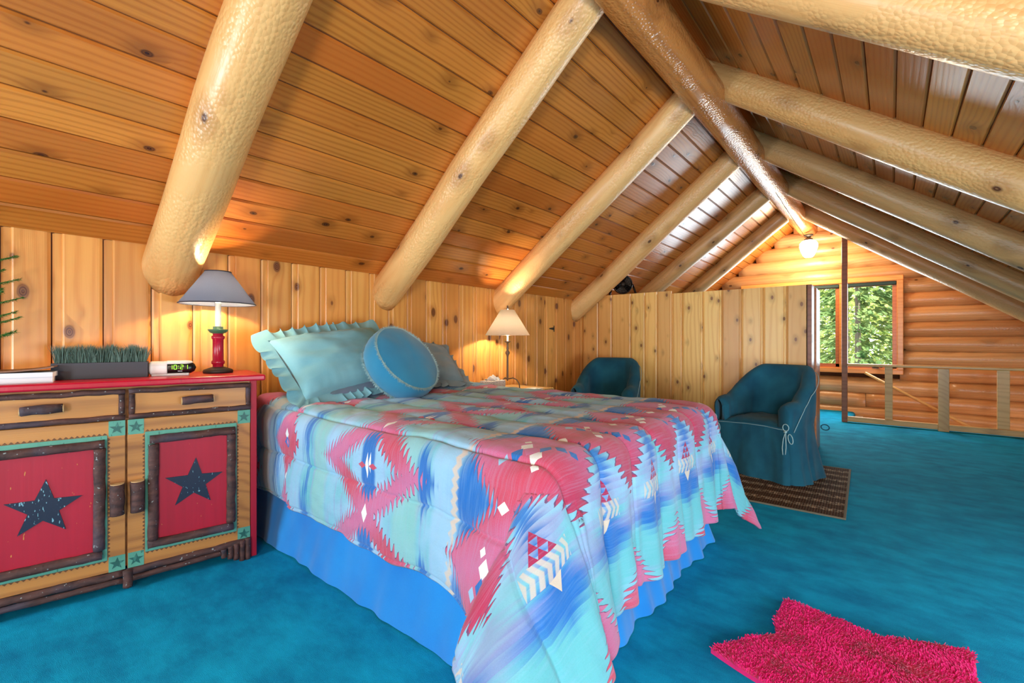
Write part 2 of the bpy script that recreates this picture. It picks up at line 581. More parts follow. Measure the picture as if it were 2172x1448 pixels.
    # small white lozenges where the diamonds touch, bars in the ring centres
    for (cu, cv, hu, hv, c) in ((0.06, 0.0, 0.024, 0.020, white), (0.805, 0.0, 0.011, 0.055, white), (0.785, 0.014, 0.008, 0.045, white),
                                (0.765, 0.0, 0.028, 0.014, rose), (0.84, 0.0, 0.028, 0.014, rose), (1.53, 0.03, 0.018, 0.03, white), (1.53, -0.01, 0.03, 0.03, blue), (1.53, -0.01, 0.014, 0.02, pinkl)):
        g = m.mix(box(cu, cv, hu, hv, VH), g, c)
    g = m.mix(box(0.80, 0.0, 0.018, 0.035, V), g, white)
    g = m.mix(box(1.53, 0.0, 0.014, 0.03, V), g, white)
    # chain of cream crescents
    cw = (((v / 0.034).fract() - 0.5).abs() * 0.03 + u - 0.295).abs()
    g = m.mix(cw.ss(0.018, 0.008) * (vh.ss(0.19, 0.12)) * 0.9, g, cream)
    # teepee: stacked red triangles over a pale scalloped fan
    fan = ((u + 0.245).abs() / 0.030).lt(1.0) * ((VH).abs() / 0.080).lt(1.0)
    scal = (((VH + (u + 0.245).abs() * 0.5) / 0.024).fract() - 0.5).abs().ss(0.10, 0.30)
    g = m.mix(fan * scal * 0.75, g, cream)
    for row, half in ((0, 1), (1, 2), (2, 3)):
        for q in range(half):
            cv = (q - (half - 1) / 2) * 0.026
            hh = 0.024
            base = -0.168 - 0.024 * row
            t1 = (u - base) / hh
            g = m.mix(t1.gt(0.0) * ((VH - cv).abs() / 0.014 + t1).lt(1.0), g, deep)
    t1 = (u * -1.0 - 0.275) / 0.045
    g = m.mix(t1.gt(0.0) * (VH.abs() / 0.022 + t1).lt(1.0), g, cream)
    g = m.mix((streak2 - 0.5).abs() * 0.7, g, pale)
    # faded weave
    wv = m.noise(m.vec(u * 900.0, v * 260.0, 0.0), 1.0, 1.0)
    g = m.scale_col(g, wv * 0.22 + 0.88)
    m.color(g)
    cr = m.noise(m.vec(u * 22.0, v * 30.0, 0.0), 1.0, 3.0)
    m.bump(wv * 0.15 + cr * 1.2, 0.45, 0.006)
    m.b.inputs['Sheen Weight'].default_value = 0.2
    return m.mat


M['comforter'] = m_comforter()


# ------------------------------------------------------------------ object helpers
def link(name, verts, faces, mat, parent=None, loc=None, mtx=None, smooth=False, kind=None, uv=None, uvs=None):
    me = bpy.data.meshes.new(name)
    me.from_pydata([tuple(v) for v in verts], [], faces)
    me.validate()
    me.update()
    if mat:
        me.materials.append(M[mat] if isinstance(mat, str) else mat)
    if smooth:
        me.polygons.foreach_set('use_smooth', [True] * len(me.polygons))
    o = bpy.data.objects.new(name, me)
    COL.objects.link(o)
    if parent:
        o.parent = parent
    if mtx is not None:
        o.matrix_local = mtx
    if loc is not None:
        o.location = loc
    if kind:
        o['kind'] = kind
    return o


def inst(src, name, parent, mtx):
    o = bpy.data.objects.new(name, src.data)
    COL.objects.link(o)
    o.parent = parent
    o.matrix_local = mtx
    return o


def thing(name, label, cat, loc=(0, 0, 0), rz=0.0, group=None):
    o = bpy.data.objects.new(name, None)
    o.empty_display_size = 0.1
    COL.objects.link(o)
    o.location = loc
    o.rotation_euler = (0, 0, rz)
    o['label'] = label
    o['category'] = cat
    if group:
        o['group'] = group
    return o


def tag(o, label, cat, group=None):
    o['label'] = label
    o['category'] = cat
    if group:
        o['group'] = group
    return o


def axes(x, y, z, t=(0, 0, 0)):
    x, y, z = Vector(x), Vector(y), Vector(z)
    return Matrix(((x[0], y[0], z[0], t[0]), (x[1], y[1], z[1], t[1]), (x[2], y[2], z[2], t[2]), (0, 0, 0, 1)))


def boxmesh(x0, x1, y0, y1, z0, z1, bev=0.0):
    bm = bmesh.new()
    bmesh.ops.create_cube(bm, size=1.0)
    for v in bm.verts:
        v.co = Vector(((x0 + x1) / 2 + v.co.x * (x1 - x0), (y0 + y1) / 2 + v.co.y * (y1 - y0), (z0 + z1) / 2 + v.co.z * (z1 - z0)))
    if bev:
        bmesh.ops.bevel(bm, geom=bm.edges[:] + bm.verts[:], offset=bev, segments=2, affect='EDGES', profile=0.5)
    vs = [v.co.copy() for v in bm.verts]
    bm.verts.index_update()
    fs = [[v.index for v in f.verts] for f in bm.faces]
    bm.free()
    return vs, fs


def box(name, x0, x1, y0, y1, z0, z1, mat, parent=None, bev=0.0, kind=None, mtx=None, smooth=False):
    vs, fs = boxmesh(x0, x1, y0, y1, z0, z1, bev)
    return link(name, vs, fs, mat, parent, kind=kind, mtx=mtx)


def tubemesh(pts, rad, n=10, cap=True):
    pts = [Vector(p) for p in pts]
    rad = rad if hasattr(rad, '__len__') else [rad] * len(pts)
    vs, fs = [], []
    ref = Vector((0.13, 0.21, 1))
    prev = None
    for i, p in enumerate(pts):
        a = pts[max(0, i - 1)]
        b = pts[min(len(pts) - 1, i + 1)]
        t = (b - a).normalized()
        if prev is None:
            u = t.cross(ref)
            if u.length < 1e-4:
                u = t.cross(Vector((1, 0, 0)))
            u.normalize()
        else:
            u = (prev - t * prev.dot(t)).normalized()
        prev = u
        w = t.cross(u)
        for k in range(n):
            an = 2 * pi * k / n
            vs.append(p + (u * cos(an) + w * sin(an)) * rad[i])
    for i in range(len(pts) - 1):
        for k in range(n):
            a = i * n + k
            b = i * n + (k + 1) % n
            fs.append((a, b, b + n, a + n))
    if cap:
        fs.append(tuple(range(n - 1, -1, -1)))
        fs.append(tuple((len(pts) - 1) * n + k for k in range(n)))
    return vs, fs


def tube(name, pts, rad, mat, parent=None, n=10, **k):
    vs, fs = tubemesh(pts, rad, n)
    return link(name, vs, fs, mat, parent, smooth=True, **k)


def lathemesh(prof, n=32, close=False):
    vs, fs = [], []
    for (r, z) in prof:
        for k in range(n):
            a = 2 * pi * k / n
            vs.append((r * cos(a), r * sin(a), z))
    for i in range(len(prof) - 1):
        for k in range(n):
            a = i * n + k
            b = i * n + (k + 1) % n
            fs.append((a, b, b + n, a + n))
    return vs, fs


def lathe(name, prof, mat, parent=None, n=32, smooth=True, **k):
    vs, fs = lathemesh(prof, n)
    return link(name, vs, fs, mat, parent, smooth=smooth, **k)


def merge(parts):
    V, Fc = [], []
    for vs, fs in parts:
        o = len(V)
        V += list(vs)
        Fc += [tuple(i + o for i in f) for f in fs]
    return V, Fc


def gridfaces(nu, nv, wrap=False):
    fs = []
    for i in range(nu - 1):
        for j in range(nv if wrap else nv - 1):
            a = i * nv + j
            b = i * nv + (j + 1) % nv
            fs.append((a, b, b + nv, a + nv))
    return fs


def nz(x, y, z=0.0, s=1.0):
    return noise.noise(Vector((x * s, y * s, z * s)))


def poly_prism(pts, z0, z1):
    n = len(pts)
    vs = [(p[0], p[1], z0) for p in pts] + [(p[0], p[1], z1) for p in pts]
    fs = [tuple(range(n - 1, -1, -1)), tuple(range(n, 2 * n))]
    for i in range(n):
        j = (i + 1) % n
        fs.append((i, j, j + n, i + n))
    return vs, fs


def log_mesh(L, r0, r1, seed, n=40, seg=34, wob=0.012, bend=0.012):
    vs = []
    for i in range(seg + 1):
        t = i / seg
        x = L * t
        r = r0 + (r1 - r0) * t
        cy = bend * sin(t * 5 + seed) + 0.4 * bend * sin(t * 13 + seed * 2)
        cz = bend * cos(t * 4 + seed * 3) * 0.6
        for k in range(n):
            a = 2 * pi * k / n
            rr = r * (1 + wob * 4 * nz(x * 1.6, cos(a) * 1.2 + seed * 9, sin(a) * 1.2) + wob * nz(x * 9, cos(a) * 4 + seed, sin(a) * 4))
            vs.append((x, cy + rr * cos(a), cz + rr * sin(a)))
    fs = []
    for i in range(seg):
        for k in range(n):
            a = i * n + k
            b = i * n + (k + 1) % n
            fs.append((a, a + n, b + n, b))
    fs.append(tuple(range(n)))
    fs.append(tuple(seg * n + k for k in range(n - 1, -1, -1)))
    return vs, fs


# ------------------------------------------------------------------ the room shell
MA, MB_ = 0.77, 0.725                    # pitches of the left and right slopes
AL, BE = atan(MA), atan(MB_)
XR, ZR = -1.025, 3.112                   # ridge
XW = -3.0                                # knee wall
ZW = ZR + MA * (XW - XR)
YG = 8.85                                # far gable
YP = 5.0                                 # partition
RAF = [0.73, 2.08, 3.45, 4.84, 6.2, 7.56]
Y0 = -2.2


def slab(pts, t):
    """quad pts thickened along its normal by t"""
    p = [Vector(q) for q in pts]
    n = (p[1] - p[0]).cross(p[2] - p[0]).normalized() * t
    vs = p + [q + n for q in p]
    return vs, [(3, 2, 1, 0), (4, 5, 6, 7), (0, 1, 5, 4), (1, 2, 6, 5), (2, 3, 7, 6), (3, 0, 4, 7)]


# floor with the stair opening beside the far wall
HX, HY = -0.42, 7.68
fl = []
floor_parts = [boxmesh(-3.2, 2.3, Y0 - 0.2, HY, -0.12, 0.0), boxmesh(-3.2, HX - 0.05, HY, YG + 0.1, -0.12, 0.0)]
floor = link('floor', *merge(floor_parts), 'carpet', kind='structure')
# rolled carpet nosing round the opening
nos = [(HX - 0.05, 7.70), (HX - 0.05, 8.74)]
npts = [(HX - 0.05, 7.70, -0.045), (HX - 0.05, 8.1, -0.045), (HX - 0.05, 8.5, -0.045), (HX - 0.05, 8.74, -0.045)]
tube('carpet_nosing', npts, 0.05, 'carpet', floor, n=14)

# ceiling: one structure, its boards are children
cl = slab([(XR, Y0, ZR + 0.02), (XR, YG + 0.3, ZR + 0.02), (XW - 0.35, YG + 0.3, ZR + 0.02 - MA * (XR - XW + 0.35)), (XW - 0.35, Y0, ZR + 0.02 - MA * (XR - XW + 0.35))], 0.12)
cr_ = slab([(XR, YG + 0.3, ZR + 0.02), (XR, Y0, ZR + 0.02), (2.4, Y0, ZR + 0.02 - MB_ * (2.4 - XR)), (2.4, YG + 0.3, ZR + 0.02 - MB_ * (2.4 - XR))], 0.12)


def fix_up(s):
    vs, fs = s
    if (vs[4].z - vs[0].z) < 0:
        n = (vs[4] - vs[0])
        vs = vs[:4] + [v - n for v in vs[:4]]
    return vs, fs


ceiling = link('ceiling', *merge([fix_up(cl), fix_up(cr_)]), 'ceil_back', kind='structure')


def plank_mesh(L, w, t=0.018, g=0.0076, kind='v'):
    if kind == 'v':       # plain v-grooved board
        prof = [(g * 0.3, 0.0), (g * 0.3, t - 0.009), (g * 1.3, t), (w - g * 1.3, t), (w - g * 0.3, t - 0.009), (w - g * 0.3, 0.0)]
    elif kind == 'shoulder':   # moulded board with a lower lip
        lip = min(0.034, w * 0.2)
        prof = [(g * .4, 0), (g * .4, t - 0.008), (g * 2, t - 0.001), (g * 3.2, t), (w - lip - 0.008, t), (w - lip - 0.002, t - 0.004), (w - lip, t - 0.010), (w - g * 1.5, t - 0.010), (w - g * .4, t - 0.014), (w - g * .4, 0)]
    else:                 # double bead
        prof = [(g * .4, 0), (g * .4, t - 0.007), (g * 2, t), (0.014, t), (0.017, t - 0.006), (0.020, t), (w - 0.020, t), (w - 0.017, t - 0.006), (w - 0.014, t), (w - g * 2, t), (w - g * .4, t - 0.007), (w - g * .4, 0)]
    n = len(prof)
    vs = [(0, y, z) for y, z in prof] + [(L, y, z) for y, z in prof]
    fs = [(i, i + n, i + n + 1, i + 1) for i in range(n - 1)]
    fs.append(tuple(range(n)))
    fs.append(tuple(range(2 * n - 1, n - 1, -1)))
    return vs, fs


bays = [-0.62] + RAF + [YG + 0.05]
PL_W = 0.1095 / cos(AL)
PR_W = 0.1155 / cos(BE)
cache = {}


def board(w, L, kind, mat):
    key = (round(w, 3), round(L, 2), kind, mat)
    if key not in cache:
        cache[key] = plank_mesh(L, w, kind=kind)
        me = bpy.data.meshes.new('plank')
        me.from_pydata(cache[key][0], [], cache[key][1])
        me.materials.append(M[mat])
        cache[key] = me
    return cache[key]


def add_board(parent, w, L, kind, mat, mtx):
    o = bpy.data.objects.new('plank', board(w, L, kind, mat))
    COL.objects.link(o)
    o.parent = parent
    o.matrix_local = mtx
    return o


nL = Vector((sin(AL), 0, -cos(AL)))
sL = Vector((cos(AL), 0, sin(AL)))
nR = Vector((-sin(BE), 0, -cos(BE)))
sR = Vector((cos(BE), 0, -sin(BE)))
rr = random.Random(3)
for b in range(len(bays) - 1):
    y0, y1 = bays[b], bays[b + 1]
    for k in range(18):
        base = Vector((XR, y0, ZR)) - sL * PL_W * (k + 1) - nL * (0.018 + rr.uniform(0, .002))
        add_board(ceiling, PL_W, y1 - y0, 'v', 'ceil', axes((0, 1, 0), sL, nL, base))
    if b > 0:
        for k in range(21):
            base = Vector((XR, y0, ZR)) + sR * PR_W * k - nR * (0.018 + rr.uniform(0, .002))
            add_board(ceiling, PR_W, y1 - y0, 'v', 'ceil', axes((0, 1, 0), sR, nR, base))

# left knee wall
wl = box('wall_left', XW - 0.14, XW - 0.016, Y0, YG, -0.1, ZW + 0.1, 'groove', kind='structure')
kn = [-.27, -.09, 0.096, 0.256, 0.437, 0.628, 0.814, 0.991, 1.174, 1.362, 1.554, 1.747, 1.939, 2.106, 2.285, 2.48, 2.663, 2.861, 3.042, 3.237, 3.41, 3.616, 3.805, 3.997, 4.183, 4.379, 4.578, 4.767, 4.932, 5.1]
for a, b in zip(kn[:-1], kn[1:]):
    add_board(wl, b - a, ZW + 0.02, 'shoulder', 'knee', axes((0, 0, 1), (0, -1, 0), (1, 0, 0), (XW - 0.018, b, 0.0)))
# small iron strap hinge of the access hatch in the knee wall
hz = 1.237
hv = [poly_prism([(0, -0.035), (0.014, -0.035), (0.014, 0.035), (0, 0.035)], 0, 0.004), poly_prism([(0.0, -0.016), (0.0, 0.016), (-0.085, 0.006), (-0.085, -0.006)], 0, 0.004)]
link('hinge', *merge(hv), 'iron', wl, mtx=axes((0, 1, 0), (0, 0, 1), (1, 0, 0), (XW + 0.001, 4.35, hz)), kind=None)

# partition (closet front)
XE = -0.577
ZP = 1.62
wp = link('wall_back', *merge([boxmesh(XW, XE - 0.01, YP + 0.018, YP + 0.08, 0, ZP), boxmesh(XW, XE - 0.01, YP + 0.08, YP + 0.72, ZP - 0.03, ZP)]), 'part', kind='structure')
pk = [-3.0, -2.785, -2.599, -2.355, -2.181, -2.036, -1.868, -1.862, -1.755, -1.537, -1.348, -1.161, -0.966, -0.769, XE]
for a, b in zip(pk[:-1], pk[1:]):
    if b - a < 0.02:
        continue
    add_board(wp, b - a, ZP + (0.03 if b < -1.8 else 0.0) + 0.0, 'bead', 'part', axes((0, 0, 1), (-1, 0, 0), (0, -1, 0), (b, YP + 0.018, 0.0)))
# end of the partition: brown jamb boards and a pale weather strip
jb = [(YP - 0.0, 5.17, 'post', 0.014), (5.17, 5.24, 'sash', 0.004), (5.26, 5.34, 'bronze', 0.0), (5.36, 5.46, 'sash', 0.012), (5.46, 5.73, 'post', 0.004)]
for a, b, mt, off in jb:
    box('jamb_board', XE - 0.03, XE + off, a, b, 0, ZP + 0.0, mt, wp, bev=0.002)
box('latch_plate', XE + 0.012, XE + 0.020, YP + 0.02, YP + 0.045, 1.08, 1.16, 'chrome', wp, bev=0.002)

# far gable of stacked logs with the window opening
wg = link('wall_far', *merge([boxmesh(-3.3, -2.02, YG + 0.10, YG + 0.2, -1.2, 3.3), boxmesh(0.12, 2.5, YG + 0.10, YG + 0.2, -1.2, 3.3),
                              boxmesh(-2.02, 0.12, YG + 0.10, YG + 0.2, -1.2, 0.66), boxmesh(-2.02, 0.12, YG + 0.10, YG + 0.2, 2.01, 3.3)]), 'groove', kind='structure')
PIT = 0.2145
k0 = -7
for k in range(k0, 12):
    zc = 0.835 + PIT * k
    lo = XR - (ZR - zc) / MA - 0.05
    hi = XR + (ZR - zc) / MB_ + 0.05
    lo, hi = max(lo, -3.1), min(hi, 2.35)
    spans = [(lo, hi)]
    if 0.60 < zc < 2.08:
        spans = [(lo, -1.99), (0.10, hi)]
    elif zc > 0.3 and zc < 0.6:
        spans = [(lo, 0.62), (0.625, hi)]
    elif 0.05 < zc < 0.3:
        spans = [(lo, -0.30), (-0.295, hi)]
    if zc > 3.05:
        continue
    for a, b in spans:
        if b - a < 0.05:
            continue
        vs, fs = log_mesh(b - a, 0.128, 0.128, k * 1.7 + a, n=28, seg=max(4, int((b - a) * 9)), wob=0.008, bend=0.004)
        link('log', vs, fs, 'gable', wg, smooth=True, mtx=axes((1, 0, 0), (0, 0, 1), (0, -1, 0), (a, YG + 0.05, zc)))
box('outlet_plate', -0.43, -0.33, YG - 0.10, YG - 0.085, -0.115, -0.055, 'white', wg, bev=0.003)

# right knee wall and near gable (behind the camera) complete the attic
wr = link('wall_right', *merge([boxmesh(2.05, 2.2, Y0, 0.3, -0.1, 1.0), boxmesh(2.05, 2.2, 2.9, YG + 0.1, -0.1, 1.0), boxmesh(2.05, 2.2, 0.3, 2.9, -0.1, 0.25)]), 'knee', kind='structure')
wn = link('wall_near', *merge([boxmesh(-3.2, -2.84, Y0 - 0.12, Y0, -0.1, 3.3), boxmesh(-2.0, 0.33, Y0 - 0.12, Y0, -0.1, 3.3), boxmesh(1.47, 2.3, Y0 - 0.12, Y0, -0.1, 3.3),
                               boxmesh(-2.84, -2.0, Y0 - 0.12, Y0, -0.1, 0.67), boxmesh(-2.84, -2.0, Y0 - 0.12, Y0, 1.57, 3.3),
                               boxmesh(0.33, 1.47, Y0 - 0.12, Y0, -0.1, 0.45), boxmesh(0.33, 1.47, Y0 - 0.12, Y0, 1.45, 3.3)]), 'knee', kind='structure')
# stair well under the floor
link('wall_stairwell', *merge([boxmesh(HX - 0.12, HX - 0.04, HY, YG, -1.3, -0.06), boxmesh(HX - 0.1, 2.3, HY - 0.06, HY - 0.0, -1.3, -0.02), boxmesh(HX - .1, 2.3, HY - .06, YG + .1, -1.4, -1.3)]), 'knee', kind='structure')

# ------------------------------------------------------------------ window_1 in the far gable
win = box('window_1', -2.02, 0.13, YG + 0.09, YG + 0.115, 0.60, 0.665, 'trim', kind='structure', bev=0.004)
YF = YG - 0.115
WX0, WX1, WZ0, WZ1 = -2.03, 0.139, 0.60, 2.06
for nm, a in (('casing', (WX0, WX1, WZ1 - 0.07, WZ1)), ('casing', (WX0, WX1, WZ0, WZ0 + 0.07)), ('casing', (WX0, WX0 + 0.07, WZ0 + .0705, WZ1 - .0705)), ('casing', (WX1 - 0.07, WX1, WZ0 + .0705, WZ1 - .0705))):
    box(nm, a[0], a[1], YF, YF + 0.03, a[2], a[3], 'trim', win, bev=0.006)
for a in ((WX0 + .06, WX1 - .06, WZ1 - 0.085, WZ1 - .055), (WX0 + .06, WX1 - .06, WZ0 + .05, WZ0 + 0.085), (WX0 + .05, WX0 + 0.075, WZ0 + .086, WZ1 - .086), (WX1 - 0.075, WX1 - .055, WZ0 + .086, WZ1 - .086)):
    box('reveal', a[0], a[1], YF + 0.02, YG + 0.12, a[2], a[3], 'trim', win)
# mullion posts
for x in (-0.595, -1.30):
    box('mullion', x - 0.028, x + 0.028, YF + 0.012, YG + 0.1, WZ0 + .06, WZ1 - .06, 'trim', win, bev=0.004)
sash = [(-0.567, 0.066), (-1.272, -0.623), (-1.96, -1.328)]
for i, (a, b) in enumerate(sash):
    f = 0.052
    z0, z1 = WZ0 + 0.085, WZ1 - 0.085
    ys0, ys1 = YG - 0.055, YG - 0.015
    parts = [boxmesh(a, b, ys0, ys1, z0, z0 + f, 0.003), boxmesh(a, b, ys0, ys1, z1 - f, z1, 0.003), boxmesh(a, a + f, ys0, ys1, z0, z1, 0.003), boxmesh(b - f, b, ys0, ys1, z0, z1, 0.003)]
    sh = link('sash', *merge(parts), 'sash', win)
    box('pane', a + f - .005, b - f + .005, YG - 0.037, YG - 0.033, z0 + f - .005, z1 - f + .005, 'glass', sh)
    box('roller_blind', a + 0.005, b - 0.005, YG - 0.095, YG - 0.058, z1 - 0.045, z1 + 0.012, 'blind', win, bev=0.006)
ck = merge([boxmesh(-0.22, -0.14, YF + .0, YF + .03, 0.685, 0.70, 0.003), tubemesh([(-0.2, YF + .0, 0.70), (-0.15, YF - 0.02, 0.715), (-0.10, YF - 0.02, 0.70)], 0.006, 8)])
link('crank_handle', *ck, 'iron', win)

# unseen windows added behind the camera and in the right wall, for their daylight
def plain_window(name, x0, x1, z0, z1):
    return link(name, *merge([boxmesh(x0 - .07, x1 + .07, Y0 - .02, Y0 + .02, z1, z1 + .08), boxmesh(x0 - .07, x1 + .07, Y0 - .02, Y0 + .02, z0 - .08, z0), boxmesh(x0 - .07, x0, Y0 - .02, Y0 + .02, z0, z1),
                                boxmesh(x1, x1 + .07, Y0 - .02, Y0 + .02, z0, z1), boxmesh((x0 + x1) / 2 - .02, (x0 + x1) / 2 + .02, Y0 - .05, Y0 - .02, z0, z1)]), 'trim', kind='structure')


plain_window('unseen_window_2', -2.84, -2.0, 0.67, 1.57)
plain_window('unseen_window_4', 0.33, 1.47, 0.45, 1.45)
w3 = link('unseen_window_3', *merge([boxmesh(2.03, 2.07, .25, 2.95, .2, .28), boxmesh(2.03, 2.07, .25, .33, .2, .95), boxmesh(2.03, 2.07, 2.87, 2.95, .2, .95)]), 'trim', kind='structure')

# ------------------------------------------------------------------ rafters and ridge log
RR = 0.118
OFF = 0.075
ordn = ['first', 'second', 'third', 'fourth', 'fifth', 'sixth']
lab_l = ['thick pale log rafter beside the grey-shaded lamp, nearest on the left slope',
         'honey log rafter ending on the knee wall above the bed pillows',
         'log rafter whose foot ends just above the white-shaded lamp',
         'orange log rafter meeting the corner where knee wall and partition join',
         'greyish log rafter dropping behind the partition beside the black fan',
         'farthest left-slope log rafter, next to the log gable wall']
lab_r = [None,
         'big pale log rafter across the top right corner of the room',
         'broad golden log rafter on the right slope, second from the camera',
         'greyish log rafter with a long dark diagonal crack on the right slope',
         'brown log rafter with shiny scallops, second from the gable on the right slope',
         'farthest right-slope log rafter, touching the top of the brown post']
for i, y in enumerate(RAF):
    r = RR * (1.06 if i == 0 else 1.0)
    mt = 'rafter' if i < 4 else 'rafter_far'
    # left: from behind the knee wall up to the ridge
    L = (XR - XW) / cos(AL) + 0.17
    vs, fs = log_mesh(L, r * 1.04, r * 0.97, i * 3.1 + 1, wob=0.010)
    bot = Vector((XW, y, ZW)) - sL * 0.16 + nL * OFF
    o = link('rafter', vs, fs, mt, smooth=True, mtx=axes(sL, Vector(nL).cross(sL), nL, bot))
    tag(o, lab_l[i], 'rafter', 'left slope log rafters')
    if i in (1, 2):
        cp = []
        for q in range(26):
            t = q / 25
            an = radians(205 if i == 1 else 250) + 0.25 * sin(t * 6)
            rr2 = r * (1.04 - .07 * t) * 1.0
            cp.append((0.25 + t * (L - 0.6), rr2 * cos(an) + .012 * nz(t * 9, 2), rr2 * sin(an)))
        tube('crack', cp, 0.0022, 'crack', o, n=5)
    if i == 0:
        continue
    L = (2.12 - XR) / cos(BE)
    vs, fs = log_mesh(L, r * 0.97, r * 1.03, i * 2.3 + 5, wob=0.010)
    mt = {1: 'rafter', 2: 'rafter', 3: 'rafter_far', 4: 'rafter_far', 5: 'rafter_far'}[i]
    top = Vector((XR, y, ZR)) + nR * OFF
    o = link('rafter', vs, fs, mt, smooth=True, mtx=axes(sR, Vector(nR).cross(sR), nR, top))
    tag(o, lab_r[i], 'rafter', 'right slope log rafters')
    if i == 3:
        cp = []
        for q in range(30):
            t = q / 29
            an = radians(62 - 100 * t)
            # wraps from the upper side to the under side, facing the camera (local y points to -Y side)
            rr2 = r * 1.0
            cp.append((0.35 + t * 1.5, -rr2 * abs(cos(an)) * (1 if True else 1), -rr2 * sin(an) * 0.9))
        tube('crack', cp, 0.004, 'crack', o, n=5)

L = YG + 0.1 - (-2.2)
vs, fs = log_mesh(L, 0.132, 0.122, 9.3, seg=110, wob=0.016, bend=0.012)
rot = axes((0, cos(0.0075), sin(0.0075)), (-1, 0, 0), (0, -sin(.0075), cos(.0075)), (XR, -2.2, 2.80))
ridge = link('ridge_log', vs, fs, 'ridge', smooth=True, mtx=rot)
tag(ridge, 'long dark shiny ridge log running under the peak of the ceiling', 'beam')
cp = []
for q in range(40):
    t = q / 39
    an = radians(250) + 0.7 * t
    cp.append((L - 3.2 + 3.1 * t, 0.127 * cos(an) + 0.006 * nz(t * 12, 1), 0.127 * sin(an)))
tube('crack', cp, 0.003, 'crack', ridge, n=5)

# ceiling light on the ridge log
g = thing('ceiling_light', 'lit opal glass ceiling light hanging from the far end of the ridge log', 'light', (-0.975, 8.3, 2.40))
lathe('glass_shade', [(0.0, -0.02), (0.05, -0.018), (0.075, 0.01), (0.10, 0.07), (0.122, 0.14), (0.118, 0.19), (0.09, 0.225), (0.055, 0.24)], 'globe', g)
lathe('shade_holder', [(0.057, 0.236), (0.057, 0.262), (0.03, 0.275), (0.03, 0.30), (0.06, 0.31), (0.06, 0.33), (0.0, 0.335)], 'iron', g)
light('ceiling_light_glow', 'POINT', (-0.975, 8.05, 2.35), 36, (1.0, 0.80, 0.50), size=0.12)
# warm fill light added behind the camera for even brightness, no fixture
light('warm_fill_near', 'POINT', (0.42, -0.9, 1.75), 50, (1.0, 0.86, 0.62), size=0.15)

# ------------------------------------------------------------------ railing round the stairs
pt = tag(box('post', -0.515, -0.452, 7.60, 7.66, 0, 2.66, 'post', bev=0.004), 'slender brown post rising from carpet to the farthest rafter', 'post')
rl = thing('stair_railing', 'low pine stair railing with flat uprights beside the brown post', 'railing', (0, 7.62, 0))
box('bottom_rail', -0.452, 2.04, -0.03, 0.03, 0.012, 0.08, 'rail', rl, bev=0.004)
box('top_rail', -0.452, 2.04, -0.045, 0.045, 0.757, 0.79, 'rail', rl, bev=0.008)
for k, x in enumerate((-0.062, 0.44, 0.94, 1.44, 1.94)):
    w = (0.078, 0.098, 0.100, .1, .1)[k]
    box('baluster', x, x + w, -0.062 if k == 1 else -0.02, -0.031 if k == 1 else 0.012, 0.0 if k == 1 else 0.08, 0.757, 'rail', rl, bev=0.003)
hr = tube('handrail', [(-0.30, 8.60, 0.62), (0.25, 8.60, 0.285), (1.4, 8.60, -0.42)], 0.019, 'rail', n=12)
tag(hr, 'round wooden handrail slanting down the log wall behind the railing', 'handrail')

# ------------------------------------------------------------------ outside: ground and trees
box('ground_outside', -40, 40, YG + 0.5, 60, -3.1, -3.0, 'forest_floor', kind='structure')


def conifer(seed, h=9.0, r=2.0, n=9000):
    R = random.Random(seed)
    V, Fc = [], []
    for _ in range(n):
        t = R.random() ** 0.8
        z = 0.5 + t * (h - 0.5)
        rad = r * (1 - t) * (0.25 + 0.75 * R.random() ** 0.6) + 0.05
        a = R.choice(range(9)) * 2 * pi / 9 + int(z / 0.33) * 0.7 + R.gauss(0, 0.12)
        zz = int(z / 0.33) * 0.33 - rad * 0.28 + R.gauss(0, 0.06)
        p = Vector((cos(a) * rad, sin(a) * rad, zz))
        d = Vector((cos(a), sin(a), -0.35 + R.gauss(0, .25))).normalized()
        s = Vector((-sin(a), cos(a), R.gauss(0, .4))).normalized()
        l = R.uniform(0.10, 0.22)
        w = R.uniform(0.03, 0.06)
        o = len(V)
        V += [p - s * w, p + s * w, p + d * l + s * w * .4, p + d * l - s * w * 0.4]
        Fc.append((o, o + 1, o + 2, o + 3))
    return V, Fc


def broad(seed, h=7.0, r=2.0, n=9000):
    R = random.Random(seed)
    cl_ = [Vector((R.uniform(-1, 1) * r * .5, R.uniform(-1, 1) * r * .5, R.uniform(0.8, h))) for _ in range(60)]
    V, Fc = [], []
    for _ in range(n):
        c = R.choice(cl_)
        p = c + Vector((R.gauss(0, .35), R.gauss(0, .35), R.gauss(0, .25)))
        d = Vector((R.gauss(0, 1), R.gauss(0, 1), R.gauss(0, .6))).normalized()
        s = d.cross(Vector((R.gauss(0, 1), R.gauss(0, 1), 1))).normalized()
        l = R.uniform(0.06, 0.12)
        o = len(V)
        V += [p, p + d * l * .5 + s * l * .4, p + d * l, p + d * l * .5 - s * l * .4]
        Fc.append((o, o + 1, o + 2, o + 3))
    return V, Fc


